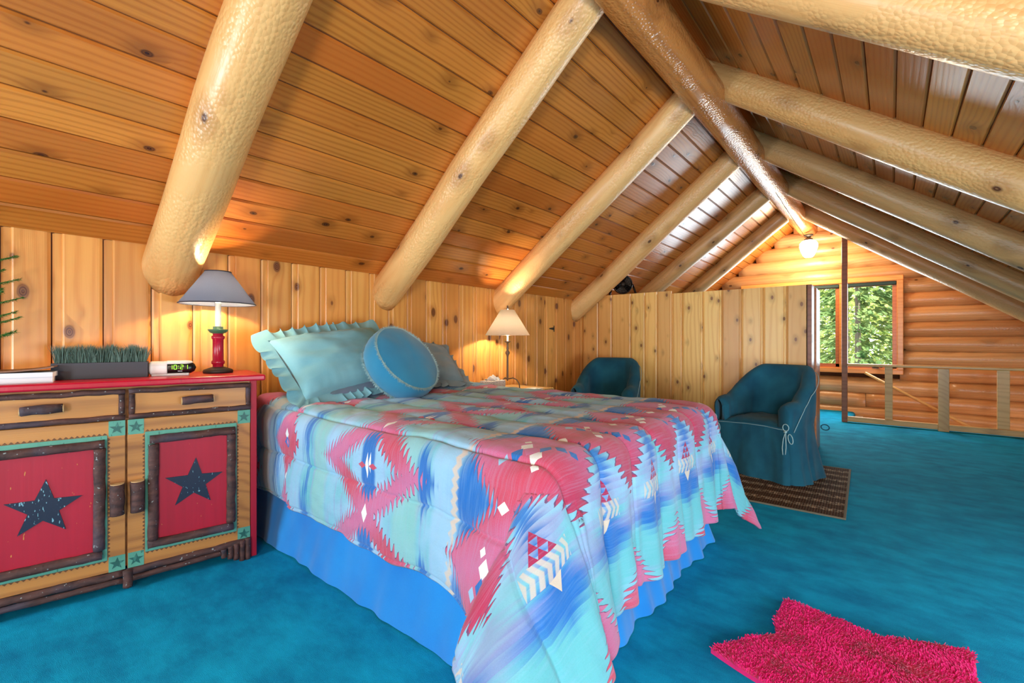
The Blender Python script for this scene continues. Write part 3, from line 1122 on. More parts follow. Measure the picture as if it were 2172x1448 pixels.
tree_src = {}
tl = [('c', -0.62, 13.4, 1.0, 'slim fir with a straight grey trunk seen in the right window pane'),
      ('b', -2.5, 15.0, 1.0, 'leafy yellow-green tree filling the lower left window pane'),
      ('b', 0.9, 16.2, 1.1, 'sunlit leafy tree at the right edge of the window view'),
      ('c', -3.4, 19.5, 1.2, 'dark fir behind the leafy tree in the left window pane'),
      ('b', -1.2, 19.6, 1.3, 'pale leafy tree behind the slim straight-trunked fir')]
for i, (kd, x, y, s, lab) in enumerate(tl):
    t = thing('fir_tree' if kd == 'c' else 'leafy_tree', lab, 'tree', (x, y, -3.0), i * 1.3, 'trees outside the window')
    t.scale = (s, s, s)
    if kd not in tree_src:
        vs, fs = conifer(4) if kd == 'c' else broad(5)
        fo = link('foliage', vs, fs, 'leafA' if kd == 'c' else 'leafB', t, kind='stuff')
        tr = tube('trunk', [(0, 0, 0), (0.03, 0, 3), (0, 0.02, 8.6 if kd == 'c' else 5.5)], [0.09, 0.07, 0.015], 'trunk', t)
        tree_src[kd] = (fo, tr)
    else:
        a = inst(tree_src[kd][0], 'foliage', t, Matrix.Identity(4))
        a['kind'] = 'stuff'
        inst(tree_src[kd][1], 'trunk', t, Matrix.Identity(4))

R = random.Random(77)
V, Fc = [], []
cls = [Vector((R.uniform(-9, 4), R.uniform(25, 29), R.uniform(-2.5, 7.0))) for _ in range(420)]
for _ in range(26000):
    c = R.choice(cls)
    p = c + Vector((R.gauss(0, .5), R.gauss(0, .4), R.gauss(0, .35)))
    d = Vector((R.gauss(0, 1), R.gauss(0, 1), R.gauss(0, .6))).normalized()
    q = d.cross(Vector((R.gauss(0, 1), R.gauss(0, 1), 1))).normalized()
    l = R.uniform(.12, .26)
    o = len(V)
    V += [p, p + d * l * .5 + q * l * .4, p + d * l, p + d * l * .5 - q * l * .4]
    Fc.append((o, o + 1, o + 2, o + 3))
tag(link('treeline', V, Fc, 'leafB', kind='stuff'), 'wall of distant sunlit foliage behind the trees outside the window', 'forest')

# ------------------------------------------------------------------ bed
bed = thing('bed', 'bed with a bright blue gathered bed skirt under the printed comforter', 'bed', (-1.9, 1.86, 0))
bx0, bx1, by0, by1 = -2.93, -0.86, 1.16, 2.57
box('box_spring', bx0 + 1.9, bx1 + 1.9, by0 - 1.86, by1 - 1.86, 0.14, 0.40, 'mattress', bed, bev=0.03)
box('mattress', bx0 + 1.9, bx1 + 1.9, by0 - 1.86, by1 - 1.86, 0.41, 0.69, 'mattress', bed, bev=0.05)
box('bed_frame', bx0 + 2.0, bx1 + 1.8, by0 - 1.78, by1 - 1.94, 0.0, 0.13, 'iron', bed)
# skirt: three panels hanging from the box spring, with soft folds
path = []
N1, N2 = 150, 130
for i in range(N1 + 1):
    path.append((bx0 + (bx1 - bx0) * i / N1, by0, 0, -1, i / N1 * 2.07))
for i in range(1, 8):
    a = -pi / 2 + (pi / 2) * i / 8
    path.append((bx1, by0, cos(a), sin(a), 2.07 + i * .012))
for i in range(N2 + 1):
    path.append((bx1, by0 + (by1 - by0) * i / N2, 1, 0, 2.2 + 1.52 * i / N2))
for i in range(1, 8):
    a = (pi / 2) * i / 8
    path.append((bx1, by1, cos(a), sin(a), 3.75 + i * .012))
for i in range(N1 + 1):
    path.append((bx1 + (bx0 - bx1) * i / N1, by1, 0, 1, 3.9 + i / N1 * 2.07))
vs = []
rows = 14
for (x, y, nx, ny, s) in path:
    for j in range(rows + 1):
        t = j / rows
        foot = 1.0 if nx > 0.5 else 0.35
        o = 0.012 + t * 0.10 + t * foot * 0.014 * sin(s * 17 + 2.0 * sin(s * 5)) + t * foot * 0.006 * sin(s * 47) + 0.012 * t * nz(s * 9, t * 2)
        vs.append((x + nx * o + 1.9, y + ny * o - 1.86, 0.40 - 0.395 * t + 0.008 * t * nz(s * 6, 3)))
link('bed_skirt', vs, gridfaces(len(path), rows + 1), 'skirt', bed, smooth=True)

# comforter: a quilted cloth over the box, with hanging corners
CX1, CYa, CYb = -0.83, 1.155, 2.60        # where the cloth starts to turn down
ZT = 0.733
RND = 0.085
DL, DF, DR = 0.515, 0.585, 0.50
u0, u1 = -DF, 2.10
v0, v1 = -DL, (CYb - CYa) + DR
NU, NV = 320, 430


def turn(p):
    q = RND * pi / 2
    if p < q:
        return RND * sin(p / RND), RND * (1 - cos(p / RND))
    return RND, RND + (p - q)


def comforter_pt(u, v):
    f = max(0.0, -u)
    a = max(0.0, -v)
    b = max(0.0, v - (CYb - CYa))
    x = CX1 - max(u, 0.0)
    y = CYa + min(max(v, 0.0), CYb - CYa)
    side = max(a, b)
    sy = -1 if a > 0 else 1
    if f > 0 and side > 0:
        r = sqrt(f * f + side * side)
        ph = atan2(f, side)
        o, dn = turn(r)
        hang = max(0.0, dn - RND)
        w = sin(2 * ph)
        big = 0.48 if sy < 0 else 0.24
        e0 = 0.28 if sy < 0 else 0.08
        wf = w ** 0.7
        fl_ = hang * (e0 + big * wf) + hang * 0.09 * sin(ph * 9.0 + 0.4) * w
        dirx, diry = sin(ph), sy * cos(ph)
        x += dirx * (o + fl_ * (0.80 if sy < 0 else 1.0))
        y += diry * (o + fl_ * (1.12 if sy < 0 else 1.0))
        if sy < 0:
            x -= hang * 0.42 * cos(ph) * w ** 0.5
        z = ZT - dn * (1 - 0.06 * w)
    else:
        o, dn = turn(f if f > 0 else side)
        hang = max(0.0, dn - RND)
        if f > 0:
            nr = exp(-(v / 0.14) ** 2)
            o += hang * (0.08 + 0.20 * nr + (1 - nr) * (0.035 * sin(v * 26) + 0.02 * sin(v * 61 + 1)))
            x += o
        elif side > 0:
            nr = exp(-(u / 0.20) ** 2)
            o += hang * (0.07 * (1 if u < 1.5 else 0.1) + (0.32 * nr if sy < 0 else 0.01 * nr) + (1 - nr) * (0.02 * sin(u * 9 + 1) + 0.01 * sin(u * 23)))
            y += sy * o
        z = ZT - dn
        # the pillows under the cloth near the head
    if f == 0 and side < 0.1:
        z += 0.030 * exp(-((u - 1.95) / 0.22) ** 2) * (1 - side * 10)
    z += 0.012 * nz(u * 3, v * 3, 4.0) + 0.004 * nz(u * 11, v * 11, 1.0)
    z = max(z, 0.02 + 0.01 * (nz(u * 9, v * 9) + 1))
    return Vector((x, y, z))


pts = []
uvl = []
for i in range(NU):
    u = u0 + (u1 - u0) * i / (NU - 1)
    for j in range(NV):
        v = v0 + (v1 - v0) * j / (NV - 1)
        pts.append(comforter_pt(u, v))
        uvl.append((u, v))
fs = gridfaces(NU, NV)
# normals, quilting
nor = []
for i in range(NU):
    for j in range(NV):
        a = pts[min(i + 1, NU - 1) * NV + j] - pts[max(i - 1, 0) * NV + j]
        b = pts[i * NV + min(j + 1, NV - 1)] - pts[i * NV + max(j - 1, 0)]
        n = a.cross(b)
        nor.append(n.normalized() if n.length > 1e-9 else Vector((0, 0, 1)))
if nor[(NU // 2) * NV + NV // 2].z < 0:
    nor = [-n for n in nor]
Q = 0.232
vs = []
for k, (p, n) in enumerate(zip(pts, nor)):
    u, v = uvl[k]
    s = abs(sin(pi * (v + 0.045) / Q))
    puff = 0.013 * (s ** 0.8) + 0.010 * min(1.0, s / 0.13)
    vs.append(p + n * (puff + 0.004 * nz(u * 14, v * 20, 7)))
com = link('comforter', vs, fs, 'comforter', smooth=True)
uvm = com.data.uv_layers.new(name='UVMap')
buf = []
for poly in com.data.polygons:
    for li in poly.loop_indices:
        buf += uvl[com.data.loops[li].vertex_index]
uvm.data.foreach_set('uv', buf)
so = com.modifiers.new('thick', 'SOLIDIFY')
so.thickness = 0.014
so.offset = -1
tag(com, 'quilted comforter printed with pink, blue and aqua zigzag diamonds on the bed', 'comforter')


# ------------------------------------------------------------------ pillows
def pillow_mesh(w, h, t, seed, nx=44, ny=34, pw=2.6, dent=0.0):
    vs = []
    for sgn in (1, -1):
        for i in range(nx):
            for j in range(ny):
                a = -1 + 2 * i / (nx - 1)
                b = -1 + 2 * j / (ny - 1)
                prof = max(0.0, (1 - abs(a) ** pw)) ** 0.5 * max(0.0, (1 - abs(b) ** pw)) ** 0.5
                shrink = 1 - 0.06 * (1 - abs(b) ** 2) * abs(a) ** 6
                shrink2 = 1 - 0.06 * (1 - abs(a) ** 2) * abs(b) ** 6
                wr = 0.22 * nz(a * 2.2 + b * 1.1, b * 2.6, seed) + 0.07 * nz(a * 3 - b * 4, b * 9 + a * 5, seed + 3) + 0.05 * (abs(a) ** 4 + abs(b) ** 4) * sin(40 * (a if abs(b) > abs(a) else b) + seed)
                z = sgn * t / 2 * prof * (1 + wr)
                vs.append((a * w / 2 * shrink, b * h / 2 * shrink2, z))
    n = nx * ny
    fs = []
    for i in range(nx - 1):
        for j in range(ny - 1):
            a = i * ny + j
            fs.append((a, a + ny, a + ny + 1, a + 1))
            fs.append((n + a, n + a + 1, n + a + ny + 1, n + a + ny))
    return vs, fs


def ruffle_mesh(w, h, wid, seed, amp=0.021, freq=38):
    """gathered strip round a rounded rectangle"""
    per = []
    r = 0.04
    hw, hh = w / 2 - 0.01, h / 2 - 0.01
    n = 1100
    total = 4 * (hw + hh)
    for k in range(n):
        s = total * k / n
        if s < 2 * hw:
            p, nn = (-hw + s, -hh), (0, -1)
        elif s < 2 * hw + 2 * hh:
            q = s - 2 * hw
            p, nn = (hw, -hh + q), (1, 0)
        elif s < 4 * hw + 2 * hh:
            q = s - 2 * hw - 2 * hh
            p, nn = (hw - q, hh), (0, 1)
        else:
            q = s - 4 * hw - 2 * hh
            p, nn = (-hw, hh - q), (-1, 0)
        cxn, cyn = p[0] / hw, p[1] / hh
        c = (abs(cxn * cyn)) ** 10
        d = Vector((nn[0] * (1 - c) + c * cxn * 0.8, nn[1] * (1 - c) + c * cyn * 0.8, 0)).normalized()
        per.append((p, d, s, c))
    vs = []
    m = 7
    for (p, d, s, c) in per:
        ph = s * freq * 2.2 + 6.0 * nz(s * 7, seed)
        aa = amp * (0.7 + 0.6 * nz(s * 7, seed + 5))
        for j in range(m):
            t = j / (m - 1)
            ww = wid * (1 + 0.25 * c)
            lat = 0.014 * t * sin(ph + 1.3)
            vs.append((p[0] + d.x * ww * t - d.y * lat, p[1] + d.y * ww * t + d.x * lat, aa * (t ** 1.1) * sin(ph) + 0.02 * t * nz(s * 3, seed, 2)))
    fs = []
    for i in range(n):
        i2 = (i + 1) % n
        for j in range(m - 1):
            fs.append((i * m + j, i2 * m + j, i2 * m + j + 1, i * m + j + 1))
    return vs, fs


def sham(label, cx, ax, ay, mat, w, h, t, seed, ruf=0.085):
    e = bpy.data.objects.new('pillow', None)
    COL.objects.link(e)
    ax = Vector(ax).normalized()
    ay = Vector(ay)
    ay = (ay - ax * ay.dot(ax)).normalized()
    az = ax.cross(ay)
    e.matrix_world = axes(ax, ay, az, cx)
    tag(e, label, 'pillow', 'ruffled pillows at the head of the bed')
    link('cushion_body', *pillow_mesh(w, h, t, seed), mat, e, smooth=True)
    link('ruffle', *ruffle_mesh(w, h, ruf, seed), mat, e, smooth=True)
    return e


# left sham: leans back on the wall, face towards the foot of the bed and up
sham('pale blue ruffled pillow leaning on the wall at the near side of the bed', (-2.62, 1.50, 0.985), (-0.07, 1.0, 0.13), (-0.62, -0.10, 0.62), 'sham', 0.72, 0.46, 0.21, 1.0)
sham('greyish ruffled pillow mostly hidden behind the round cushion, at the far side', (-2.66, 2.16, 0.945), (0.06, 1.0, -0.10), (-0.60, 0.0, 0.50), 'sham2', 0.58, 0.40, 0.19, 8.0, ruf=0.065)
# flat pillow under the comforter colours
e = bpy.data.objects.new('pillow', None)
COL.objects.link(e)
e.matrix_world = axes((0, 1, 0), (-1, 0, .0), (0, 0, 1), (-2.66, 1.72, 0.80))
link('cushion_body', *pillow_mesh(0.80, 0.46, 0.15, 4.0), 'under', e, smooth=True)
tag(e, 'flat teal pillow lying on the bed underneath the ruffled and round pillows', 'pillow')

# round boxed cushion with frayed seams
R0, T0 = 0.232, 0.14
e = bpy.data.objects.new('round_cushion', None)
COL.objects.link(e)
az = Vector((0.80, 0.16, 0.60)).normalized()
axx = Vector((0.1, 1.0, 0.1))
axx = (axx - az * axx.dot(az)).normalized()
e.matrix_world = axes(axx, az.cross(axx), az, (-2.36, 1.75, 0.955))
tag(e, 'round blue denim cushion with frayed seams leaning on the ruffled pillows', 'cushion')
vs = []
prof = [(0.0, 0.045), (0.25, 0.044), (0.5, 0.038), (0.75, 0.024), (0.9, 0.010), (0.98, 0.0)]
rings = [(R0 * a, T0 / 2 + b) for a, b in prof] + [(R0 * 1.0, T0 / 2 - 0.006), (R0 * 1.05, T0 / 4), (R0 * 1.065, 0), (R0 * 1.05, -T0 / 4), (R0 * 1.0, -T0 / 2 + 0.006)] + [(R0 * a, -T0 / 2 - b) for a, b in reversed(prof)]
n = 72
for (r, z) in rings:
    for k in range(n):
        a = 2 * pi * k / n
        w = 1 + 0.012 * nz(cos(a) * 3, sin(a) * 3, z * 8) + (0.006 * sin(a * 37) if abs(z) < T0 / 2 else 0)
        vs.append((r * cos(a) * w, r * sin(a) * w, z * (1 + 0.10 * nz(cos(a) * r * 9, sin(a) * r * 9, 3))))
fs = gridfaces(len(rings), n, wrap=True)
link('cushion_body', vs, fs, 'round', e, smooth=True)


def fringe(z, rad, seed):
    R = random.Random(seed)
    V, Fc = [], []
    for k in range(2600):
        a = R.random() * 2 * pi
        b = a + R.gauss(0, .02)
        l = R.uniform(0.006, 0.019)
        zz = z + R.gauss(0, .003)
        p = Vector((cos(a) * rad, sin(a) * rad, zz))
        q = Vector((cos(b) * (rad + l), sin(b) * (rad + l), zz + R.gauss(0, .006)))
        s = Vector((-sin(a), cos(a), 0)) * 0.0018
        o = len(V)
        V += [p - s, p + s, q]
        Fc.append((o, o + 1, o + 2))
    tv, tf = tubemesh([(cos(2 * pi * k / 60) * rad, sin(2 * pi * k / 60) * rad, z) for k in range(61)], 0.003, 6)
    return merge([(V, Fc), (tv, tf)])


link('frayed_seam', *fringe(T0 / 2 - 0.002, R0 * 0.99, 1), 'denim_lt', e, kind='stuff')
link('frayed_seam', *fringe(-T0 / 2 + 0.002, R0 * 0.99, 2), 'denim_lt', e, kind='stuff')

# ------------------------------------------------------------------ dresser
DA = atan2(.981, .191)
dr = thing('dresser', 'rustic dresser with red door panels, navy stars and bark-covered trim', 'dresser', (-2.50, .955, 0), DA)
# local: +x to the right along the front, y to the back, z up; origin at the front right corner on the floor
DW = 1.075      # width (mirror of the right half about the door gap)
DD = 0.42
carc = [boxmesh(-DW + .02, -0.028, 0.015, DD, 0.10, 0.895), boxmesh(-DW, -DW + 0.028, 0.0, DD, 0.0, 0.90)]
link('body', *merge(carc), 'tan', dr)
box('side_panel', -0.028, 0.0, 0.0, DD, 0.0, 0.90, 'red', dr, bev=0.002)
box('top', -DW - 0.03, 0.035, -0.035, DD + 0.01, 0.897, 0.927, 'redtop', dr, bev=0.008)


def twig(name, x0, z0, x1, z1, r, y, mat='bark', parent=None, seed=0, caps=True):
    a, b = Vector((x0, 0, z0)), Vector((x1, 0, z1))
    L = (b - a).length
    seg = max(8, int(L / 0.02))
    pts_, rad = [], []
    for i in range(seg + 1):
        t = i / seg
        p = a.lerp(b, t)
        w = 0.0035 * nz(t * L * 14, seed)
        d = (b - a).normalized()
        nrm = Vector((-d.z, 0, d.x))
        pts_.append((p.x + nrm.x * w, 0.0, p.z + nrm.z * w))
        rad.append(r * (1 + 0.16 * nz(t * L * 22, seed + 9) + 0.05 * nz(t * L * 90, seed)))
    vs, fs = tubemesh(pts_, rad, 12)
    mx = Matrix.Translation((0, y, 0))
    o = link(name, vs, fs, mat, parent, smooth=True, mtx=mx)
    return o


gap = -0.5105
halves = [(-0.508, -0.031), (-1.045, -0.514)]
for hi_, (xa, xb) in enumerate(halves):
    # drawer
    dw = box('drawer', xa + 0.006, xb, -0.008, 0.02, 0.757, 0.884, 'tan', dr, bev=0.002)
    for (a, b, c, d, sd) in ((xa + .006, .876, xb, .876, 1), (xa + .006, .765, xb, .765, 2)):
        twig('bark_trim', a, b, c, d, 0.0115, -0.012, parent=dw, seed=sd + hi_ * 5)
    for xx in (xa + 0.018, xb - 0.010):
        twig('bark_trim', xx, .777, xx, .864, 0.011, -0.012, parent=dw, seed=xx * 9)
    hc = -0.252 if hi_ == 0 else -0.767
    hnd = twig('handle', hc - .060, .820, hc + .060, .826, 0.0185, -0.038, parent=dw, seed=4 + hi_)
    hd = lathemesh([(0.0, 0.0), (0.0165, 0.0), (0.0165, 0.003), (0, .003)], 14)
    for sg in (-1, 1):
        link('cut_end', *hd, 'cutwood', hnd, smooth=False, mtx=axes((0, 0, 1), (0, 1, 0), (sg, 0, 0), (hc + sg * .0600, 0.0, .822 + sg * .002)))
    # door
    z0, z1 = 0.095, 0.750
    door = box('door', xa + .001, xb, -0.006, 0.016, z0, z1, 'tan', dr, bev=0.002)
    pxa, pxb = (-0.446, -0.090) if hi_ == 0 else (-0.985, -0.573)
    pza, pzb = 0.150, 0.690
    box('green_border', pxa, pxb, -0.010, -0.004, pza, pzb, 'green', door, bev=0.001)
    box('red_panel', pxa + .035, pxb - .035, -0.013, -0.008, pza + .035, pzb - .035, 'red', door, bev=0.001)
    twig('bark_trim', pxa + .016, pzb - .036, pxb - .008, pzb - .034, .0185, -0.020, parent=door, seed=11 + hi_)
    twig('bark_trim', pxa + .008, pza + .034, pxb - .016, pza + .034, .0185, -0.020, parent=door, seed=12 + hi_)
    twig('bark_trim', pxa + .028, pza + .050, pxa + .030, pzb - .058, .0195, -0.019, parent=door, seed=13 + hi_)
    twig('bark_trim', pxb - .026, pza + .056, pxb - .024, pzb - .052, .0195, -0.019, parent=door, seed=14 + hi_)
    # stars
    cx_, cz_ = (-0.264, 0.428) if hi_ == 0 else (-0.765, 0.420)
    sr = 0.118
    def star_pts(cx, cz, R, k=0.40, rot=0.05):
        return [(cx + (R if q % 2 == 0 else R * k) * sin(pi * q / 5 + rot), cz + (R if q % 2 == 0 else R * k) * cos(pi * q / 5 + rot)) for q in range(10)]
    sv, sf = poly_prism(star_pts(cx_, cz_, sr), 0.0130, 0.0165)
    link('star', [(p[0], -p[2], p[1]) for p in sv], [tuple(reversed(f)) for f in sf], 'star', door)
    # green corner blocks with small stars
    cw = 0.055
    for cxn in (xa + .003 + cw / 2, xb - cw / 2):
        for czn in (z0 + .033, z1 - .033):
            cbk = box('corner_block', cxn - cw / 2, cxn + cw / 2, -0.0075, -0.003, czn - .033, czn + .033, 'green', door)
            sv, sf = poly_prism(star_pts(cxn, czn, 0.027), 0.0075, 0.0083)
            link('small_star', [(p[0], -p[2], p[1]) for p in sv], [tuple(reversed(f)) for f in sf], 'starg', cbk)
    # zigzag stencilling round the border
    zg = []
    def zig(xs, xe, z, up, vertical=False):
        L_ = abs(xe - xs)
        n_ = int(L_ / 0.0165)
        for q in range(n_):
            a = xs + L_ * q / n_
            b = xs + L_ * (q + 1) / n_
            m_ = (a + b) / 2
            if vertical:
                P3 = [(z, -0.0068, a), (z, -0.0068, b), (z + up * .009, -0.0068, m_)]
            else:
                P3 = [(a, -0.0068, z), (b, -0.0068, z), (m_, -0.0068, z + up * .009)]
            zg.append((P3 + [(p[0], -0.0055, p[2]) for p in P3], [(0, 1, 2), (5, 4, 3), (0, 3, 4, 1), (1, 4, 5, 2), (2, 5, 3, 0)]))
    zig(pxa, pxb, pzb + .001, 1)
    zig(pxa, pxb, pza - .001, -1)
    zig(pza + .01, pzb - .01, pxa - .001, -1, True)
    zig(pza + .01, pzb - .01, pxb + .001, 1, True)
    zo = link('zigzag_border', *merge(zg), 'zig', door)
    # branch-stub pull
    px_ = -0.472 if hi_ == 0 else -0.540
    hp = twig('handle', px_, .345, px_, .478, 0.0255, -0.030, parent=door, seed=21 + hi_)
    hd = lathemesh([(0.0, 0.0), (0.0235, 0.0), (0.0235, 0.003), (0, .003)], 16)
    link('cut_end', *hd, 'cutwood', hp, mtx=Matrix.Translation((px_, 0, .478)))
# bark base rails
bt = [('bark_rail', -0.50, .070, -0.04, .100, .016, -.006, 1), ('bark_rail', -0.49, .047, -0.155, .078, .013, -.010, 2)]
for k, (x0, z0_, x1, z1_) in enumerate(((-1.05, .078, -.52, .078), (-.51, .078, -.035, .090), (-1.03, .050, -.52, .048), (-.50, .048, -.15, .060))):
    twig('bark_rail', x0, z0_, x1, z1_, .0165 if k < 2 else .013, -.004 if k < 2 else -.010, parent=dr, seed=30 + k)
twig('bark_peg', -0.506, .018, -0.506, .092, .017, -.018, parent=dr, seed=41)
for k in range(5):
    x = -0.042 - k * 0.0255
    twig('bark_peg', x, .0 + (k > 1) * .012 * (k - 1), x, .105 - .007 * k, .0125, -.014, parent=dr, seed=50 + k)
    x = -DW + .042 + k * .0255
    twig('bark_peg', x, .0 + (k > 1) * .012 * (k - 1), x, .105 - .007 * k, .0125, -.014, parent=dr, seed=60 + k)
ZD = 0.927

# things on the dresser
lm = thing('table_lamp', 'table lamp with red turned base and slate grey shade on the dresser', 'lamp', (-2.78, .868, ZD), 0, 'bedside lamps')
lathe('base', [(0.0, 0.0), (0.068, 0.0), (0.070, 0.010), (0.066, 0.018), (0.045, 0.026), (0.028, 0.032)], 'iron', lm)
lathe('stem', [(0.024, 0.030), (0.025, 0.045), (0.031, 0.050), (0.031, 0.062), (0.026, 0.068), (0.0255, 0.178), (0.031, 0.185), (0.031, 0.196), (0.024, 0.200), (0.025, 0.214), (0.0, .215)], 'lampred', lm)
lathe('drip_cup', [(0.018, 0.208), (0.038, 0.216), (0.048, 0.230), (0.047, 0.233), (0.024, 0.233), (0.024, 0.248), (0.0, 0.249)], 'lampgreen', lm)
lathe('candle_sleeve', [(0.0145, 0.246), (0.0135, 0.375), (0.0, .376)], 'candle', lm)
lathe('bulb', [(0.012, 0.376), (0.022, 0.40), (0.026, 0.42), (0.020, 0.445), (0.0, 0.455)], 'bulb', lm)
sh = lathe('lamp_shade', [(0.176, 0.366), (0.176, 0.371), (0.060, 0.542), (0.058, 0.542), (0.173, 0.369)], 'shade_grey', lm, n=48)
link('shade_edge', *merge([tubemesh([(0.177 * cos(q * pi / 24), 0.177 * sin(q * pi / 24), 0.369) for q in range(49)], 0.003, 6), tubemesh([(0.060 * cos(q * pi / 24), 0.060 * sin(q * pi / 24), 0.542) for q in range(49)], 0.003, 6)]), 'planter', lm)
light('grey_lamp_bulb', 'POINT', (-2.78, .868, ZD + 0.44), 24, (1.0, 0.74, 0.46), size=0.03)

ck = thing('alarm_clock', 'small white digital alarm clock with green digits on the dresser', 'clock', (-2.74, .655, ZD), DA - radians(6))
# capsule body: black lens front, white left cap
def capsule(x0, x1, ry, rz, zc, n=26, m=18, left=0.01, right=0.045, inflate=0.0):
    vs = []
    for i in range(m + 1):
        t = i / m
        x = x0 + (x1 - x0) * t
        sL_ = min(1.0, (x - x0) / left) if left else 1
        sR_ = min(1.0, (x1 - x) / right) if right else 1
        s = sqrt(max(0.0, 1 - (1 - sL_) ** 2)) * sqrt(max(0.0, 1 - (1 - sR_) ** 2))
        s = max(s, 0.02)
        for k in range(n):
            a = 2 * pi * k / n
            ca, sa = cos(a), sin(a)
            vs.append((x, (ry * s + inflate) * abs(ca) ** .75 * (1 if ca > 0 else -1), zc + (rz * s + inflate) * abs(sa) ** .75 * (1 if sa > 0 else -1)))
    fs = gridfaces(m + 1, n, wrap=True)
    fs.append(tuple(range(n - 1, -1, -1)))
    fs.append(tuple(m * n + k for k in range(n)))
    return vs, fs


link('body', *capsule(-0.020, 0.098, 0.030, 0.030, 0.038, left=0.0, right=0.035), 'black', ck, smooth=True)
link('white_cap', *capsule(-0.096, -0.018, 0.034, 0.034, 0.038, left=0.018, right=0.0), 'white', ck, smooth=True)
box('foot', -0.08, 0.07, -0.022, 0.022, 0.0, 0.012, 'white', ck, bev=0.003)
link('top_shell', *capsule(-0.02, 0.085, 0.031, 0.010, 0.064, left=0.0, right=0.03), 'white', ck, smooth=True)
seg = {'a': (0, 1, 1), 'b': (1, .5, 0), 'c': (1, -.5, 0), 'd': (0, -1, 1), 'e': (-1, -.5, 0), 'f': (-1, .5, 0), 'g': (0, 0, 1)}
dig = {'0': 'abcdef', '2': 'abged', '1': 'bc'}
dm = []
for ch, x in (('1', -0.004), ('0', 0.014), ('2', 0.040), ('1', 0.058)):
    for s_ in dig[ch]:
        sx, sz, hor = seg[s_]
        cxx = x + sx * 0.0055
        czz = 0.042 + sz * 0.010
        if hor:
            dm.append(boxmesh(cxx - 0.0045, cxx + 0.0045, -0.0322, -0.030, czz - .0011, czz + .0011))
        else:
            dm.append(boxmesh(cxx - 0.0011, cxx + 0.0011, -0.0322, -0.030, czz - .0045, czz + .0045))
for zz in (0.037, 0.047):
    dm.append(boxmesh(0.026, 0.0283, -0.0322, -0.030, zz - .0012, zz + .0012))
link('digits', *merge(dm), 'led', ck)
box('name_strip', 0.024, 0.042, -0.0285, -0.026, 0.0205, 0.0235, 'bookcover', ck)

pl = thing('planter', 'low charcoal box planter filled with stiff grey-green grass on the dresser', 'planter', (-2.80, .405, ZD), DA - radians(4))
PW = 0.165
parts = [boxmesh(-PW, PW, -.04, -.032, 0, .073, .001), boxmesh(-PW, PW, .032, .04, 0, .073, .001), boxmesh(-PW, -PW + .008, -.034, .034, 0, .073, .001), boxmesh(PW - .008, PW, -.034, .034, 0, .073, .001), boxmesh(-PW + .004, PW - .004, -.034, .034, 0.002, .06)]
link('box', *merge(parts), 'planter', pl)
V, Fc = [], []
R = random.Random(5)
for k in range(2600):
    x = R.uniform(-PW + .012, PW - .012)
    y = R.uniform(-.028, .028)
    cl_ = 0.018 * sin(x * 90) 
    h = R.uniform(.080, .100) + 0.006 * sin(x * 70)
    lx = R.gauss(0, .012) + cl_ * .7
    ly = R.gauss(0, .008)
    w = R.uniform(.0008, .0014)
    an = R.random() * pi
    sx, sy = cos(an) * w, sin(an) * w
    o = len(V)
    z0 = .058
    V += [(x - sx, y - sy, z0), (x + sx, y + sy, z0), (x + lx * .4 + sx, y + ly * .4 + sy, z0 + h * .55), (x + lx * .4 - sx, y + ly * .4 - sy, z0 + h * .55), (x + lx, y + ly, z0 + h)]
    Fc += [(o, o + 1, o + 2, o + 3), (o + 3, o + 2, o + 4)]
link('grass', V, Fc, 'grass', pl, kind='stuff')

# books and a curled magazine
bk = [(0.0, 0.017, 'thick white paperback at the bottom of the stack on the dresser'), (0.017, 0.014, 'white paperback second from the bottom of the stack on the dresser')]
bz = ZD
for k, (t0, th, lab) in enumerate(((0, .022, 'white softcover book at the bottom of the stack beside the planter'), (1, .020, 'white softcover book lying on top of another in the stack'))):
    b = thing('book', lab, 'book', (-2.80, .115, bz), DA + radians(2 - 3 * k), 'books stacked on the dresser')
    box('pages', -.135, .133 - k * -.006, -.10, .098, .0015, th - .0015, 'paper', b)
    box('cover', -.136, .134 + k * .006, -.101, .099, th - .0015, th, 'bookcover', b)
    box('back_cover', -.136, .134 + k * .006, -.101, .099, 0, .0015, 'bookcover', b)
    bz += th
vs = []
for i in range(13):
    x = -.13 + .27 * i / 12
    z = .003 + .016 * max(0, (i - 5) / 7) ** 2
    for y in (-.095, .095):
        vs.append((x, y, z))
    for y in (-.095, .095):
        vs.append((x, y, z + .005))
fs = []
for i in range(12):
    a = i * 4
    fs += [(a, a + 4, a + 5, a + 1), (a + 2, a + 3, a + 7, a + 6), (a, a + 2, a + 6, a + 4), (a + 1, a + 5, a + 7, a + 3)]
fs += [(0, 1, 3, 2), (48, 50, 51, 49)]
mg = link('magazine', vs, fs, 'magazine')
mg.location = (-2.80, .115, bz)
mg.rotation_euler = (0, 0, DA)
tag(mg, 'brown-covered magazine with a curled edge on top of the white books', 'magazine')

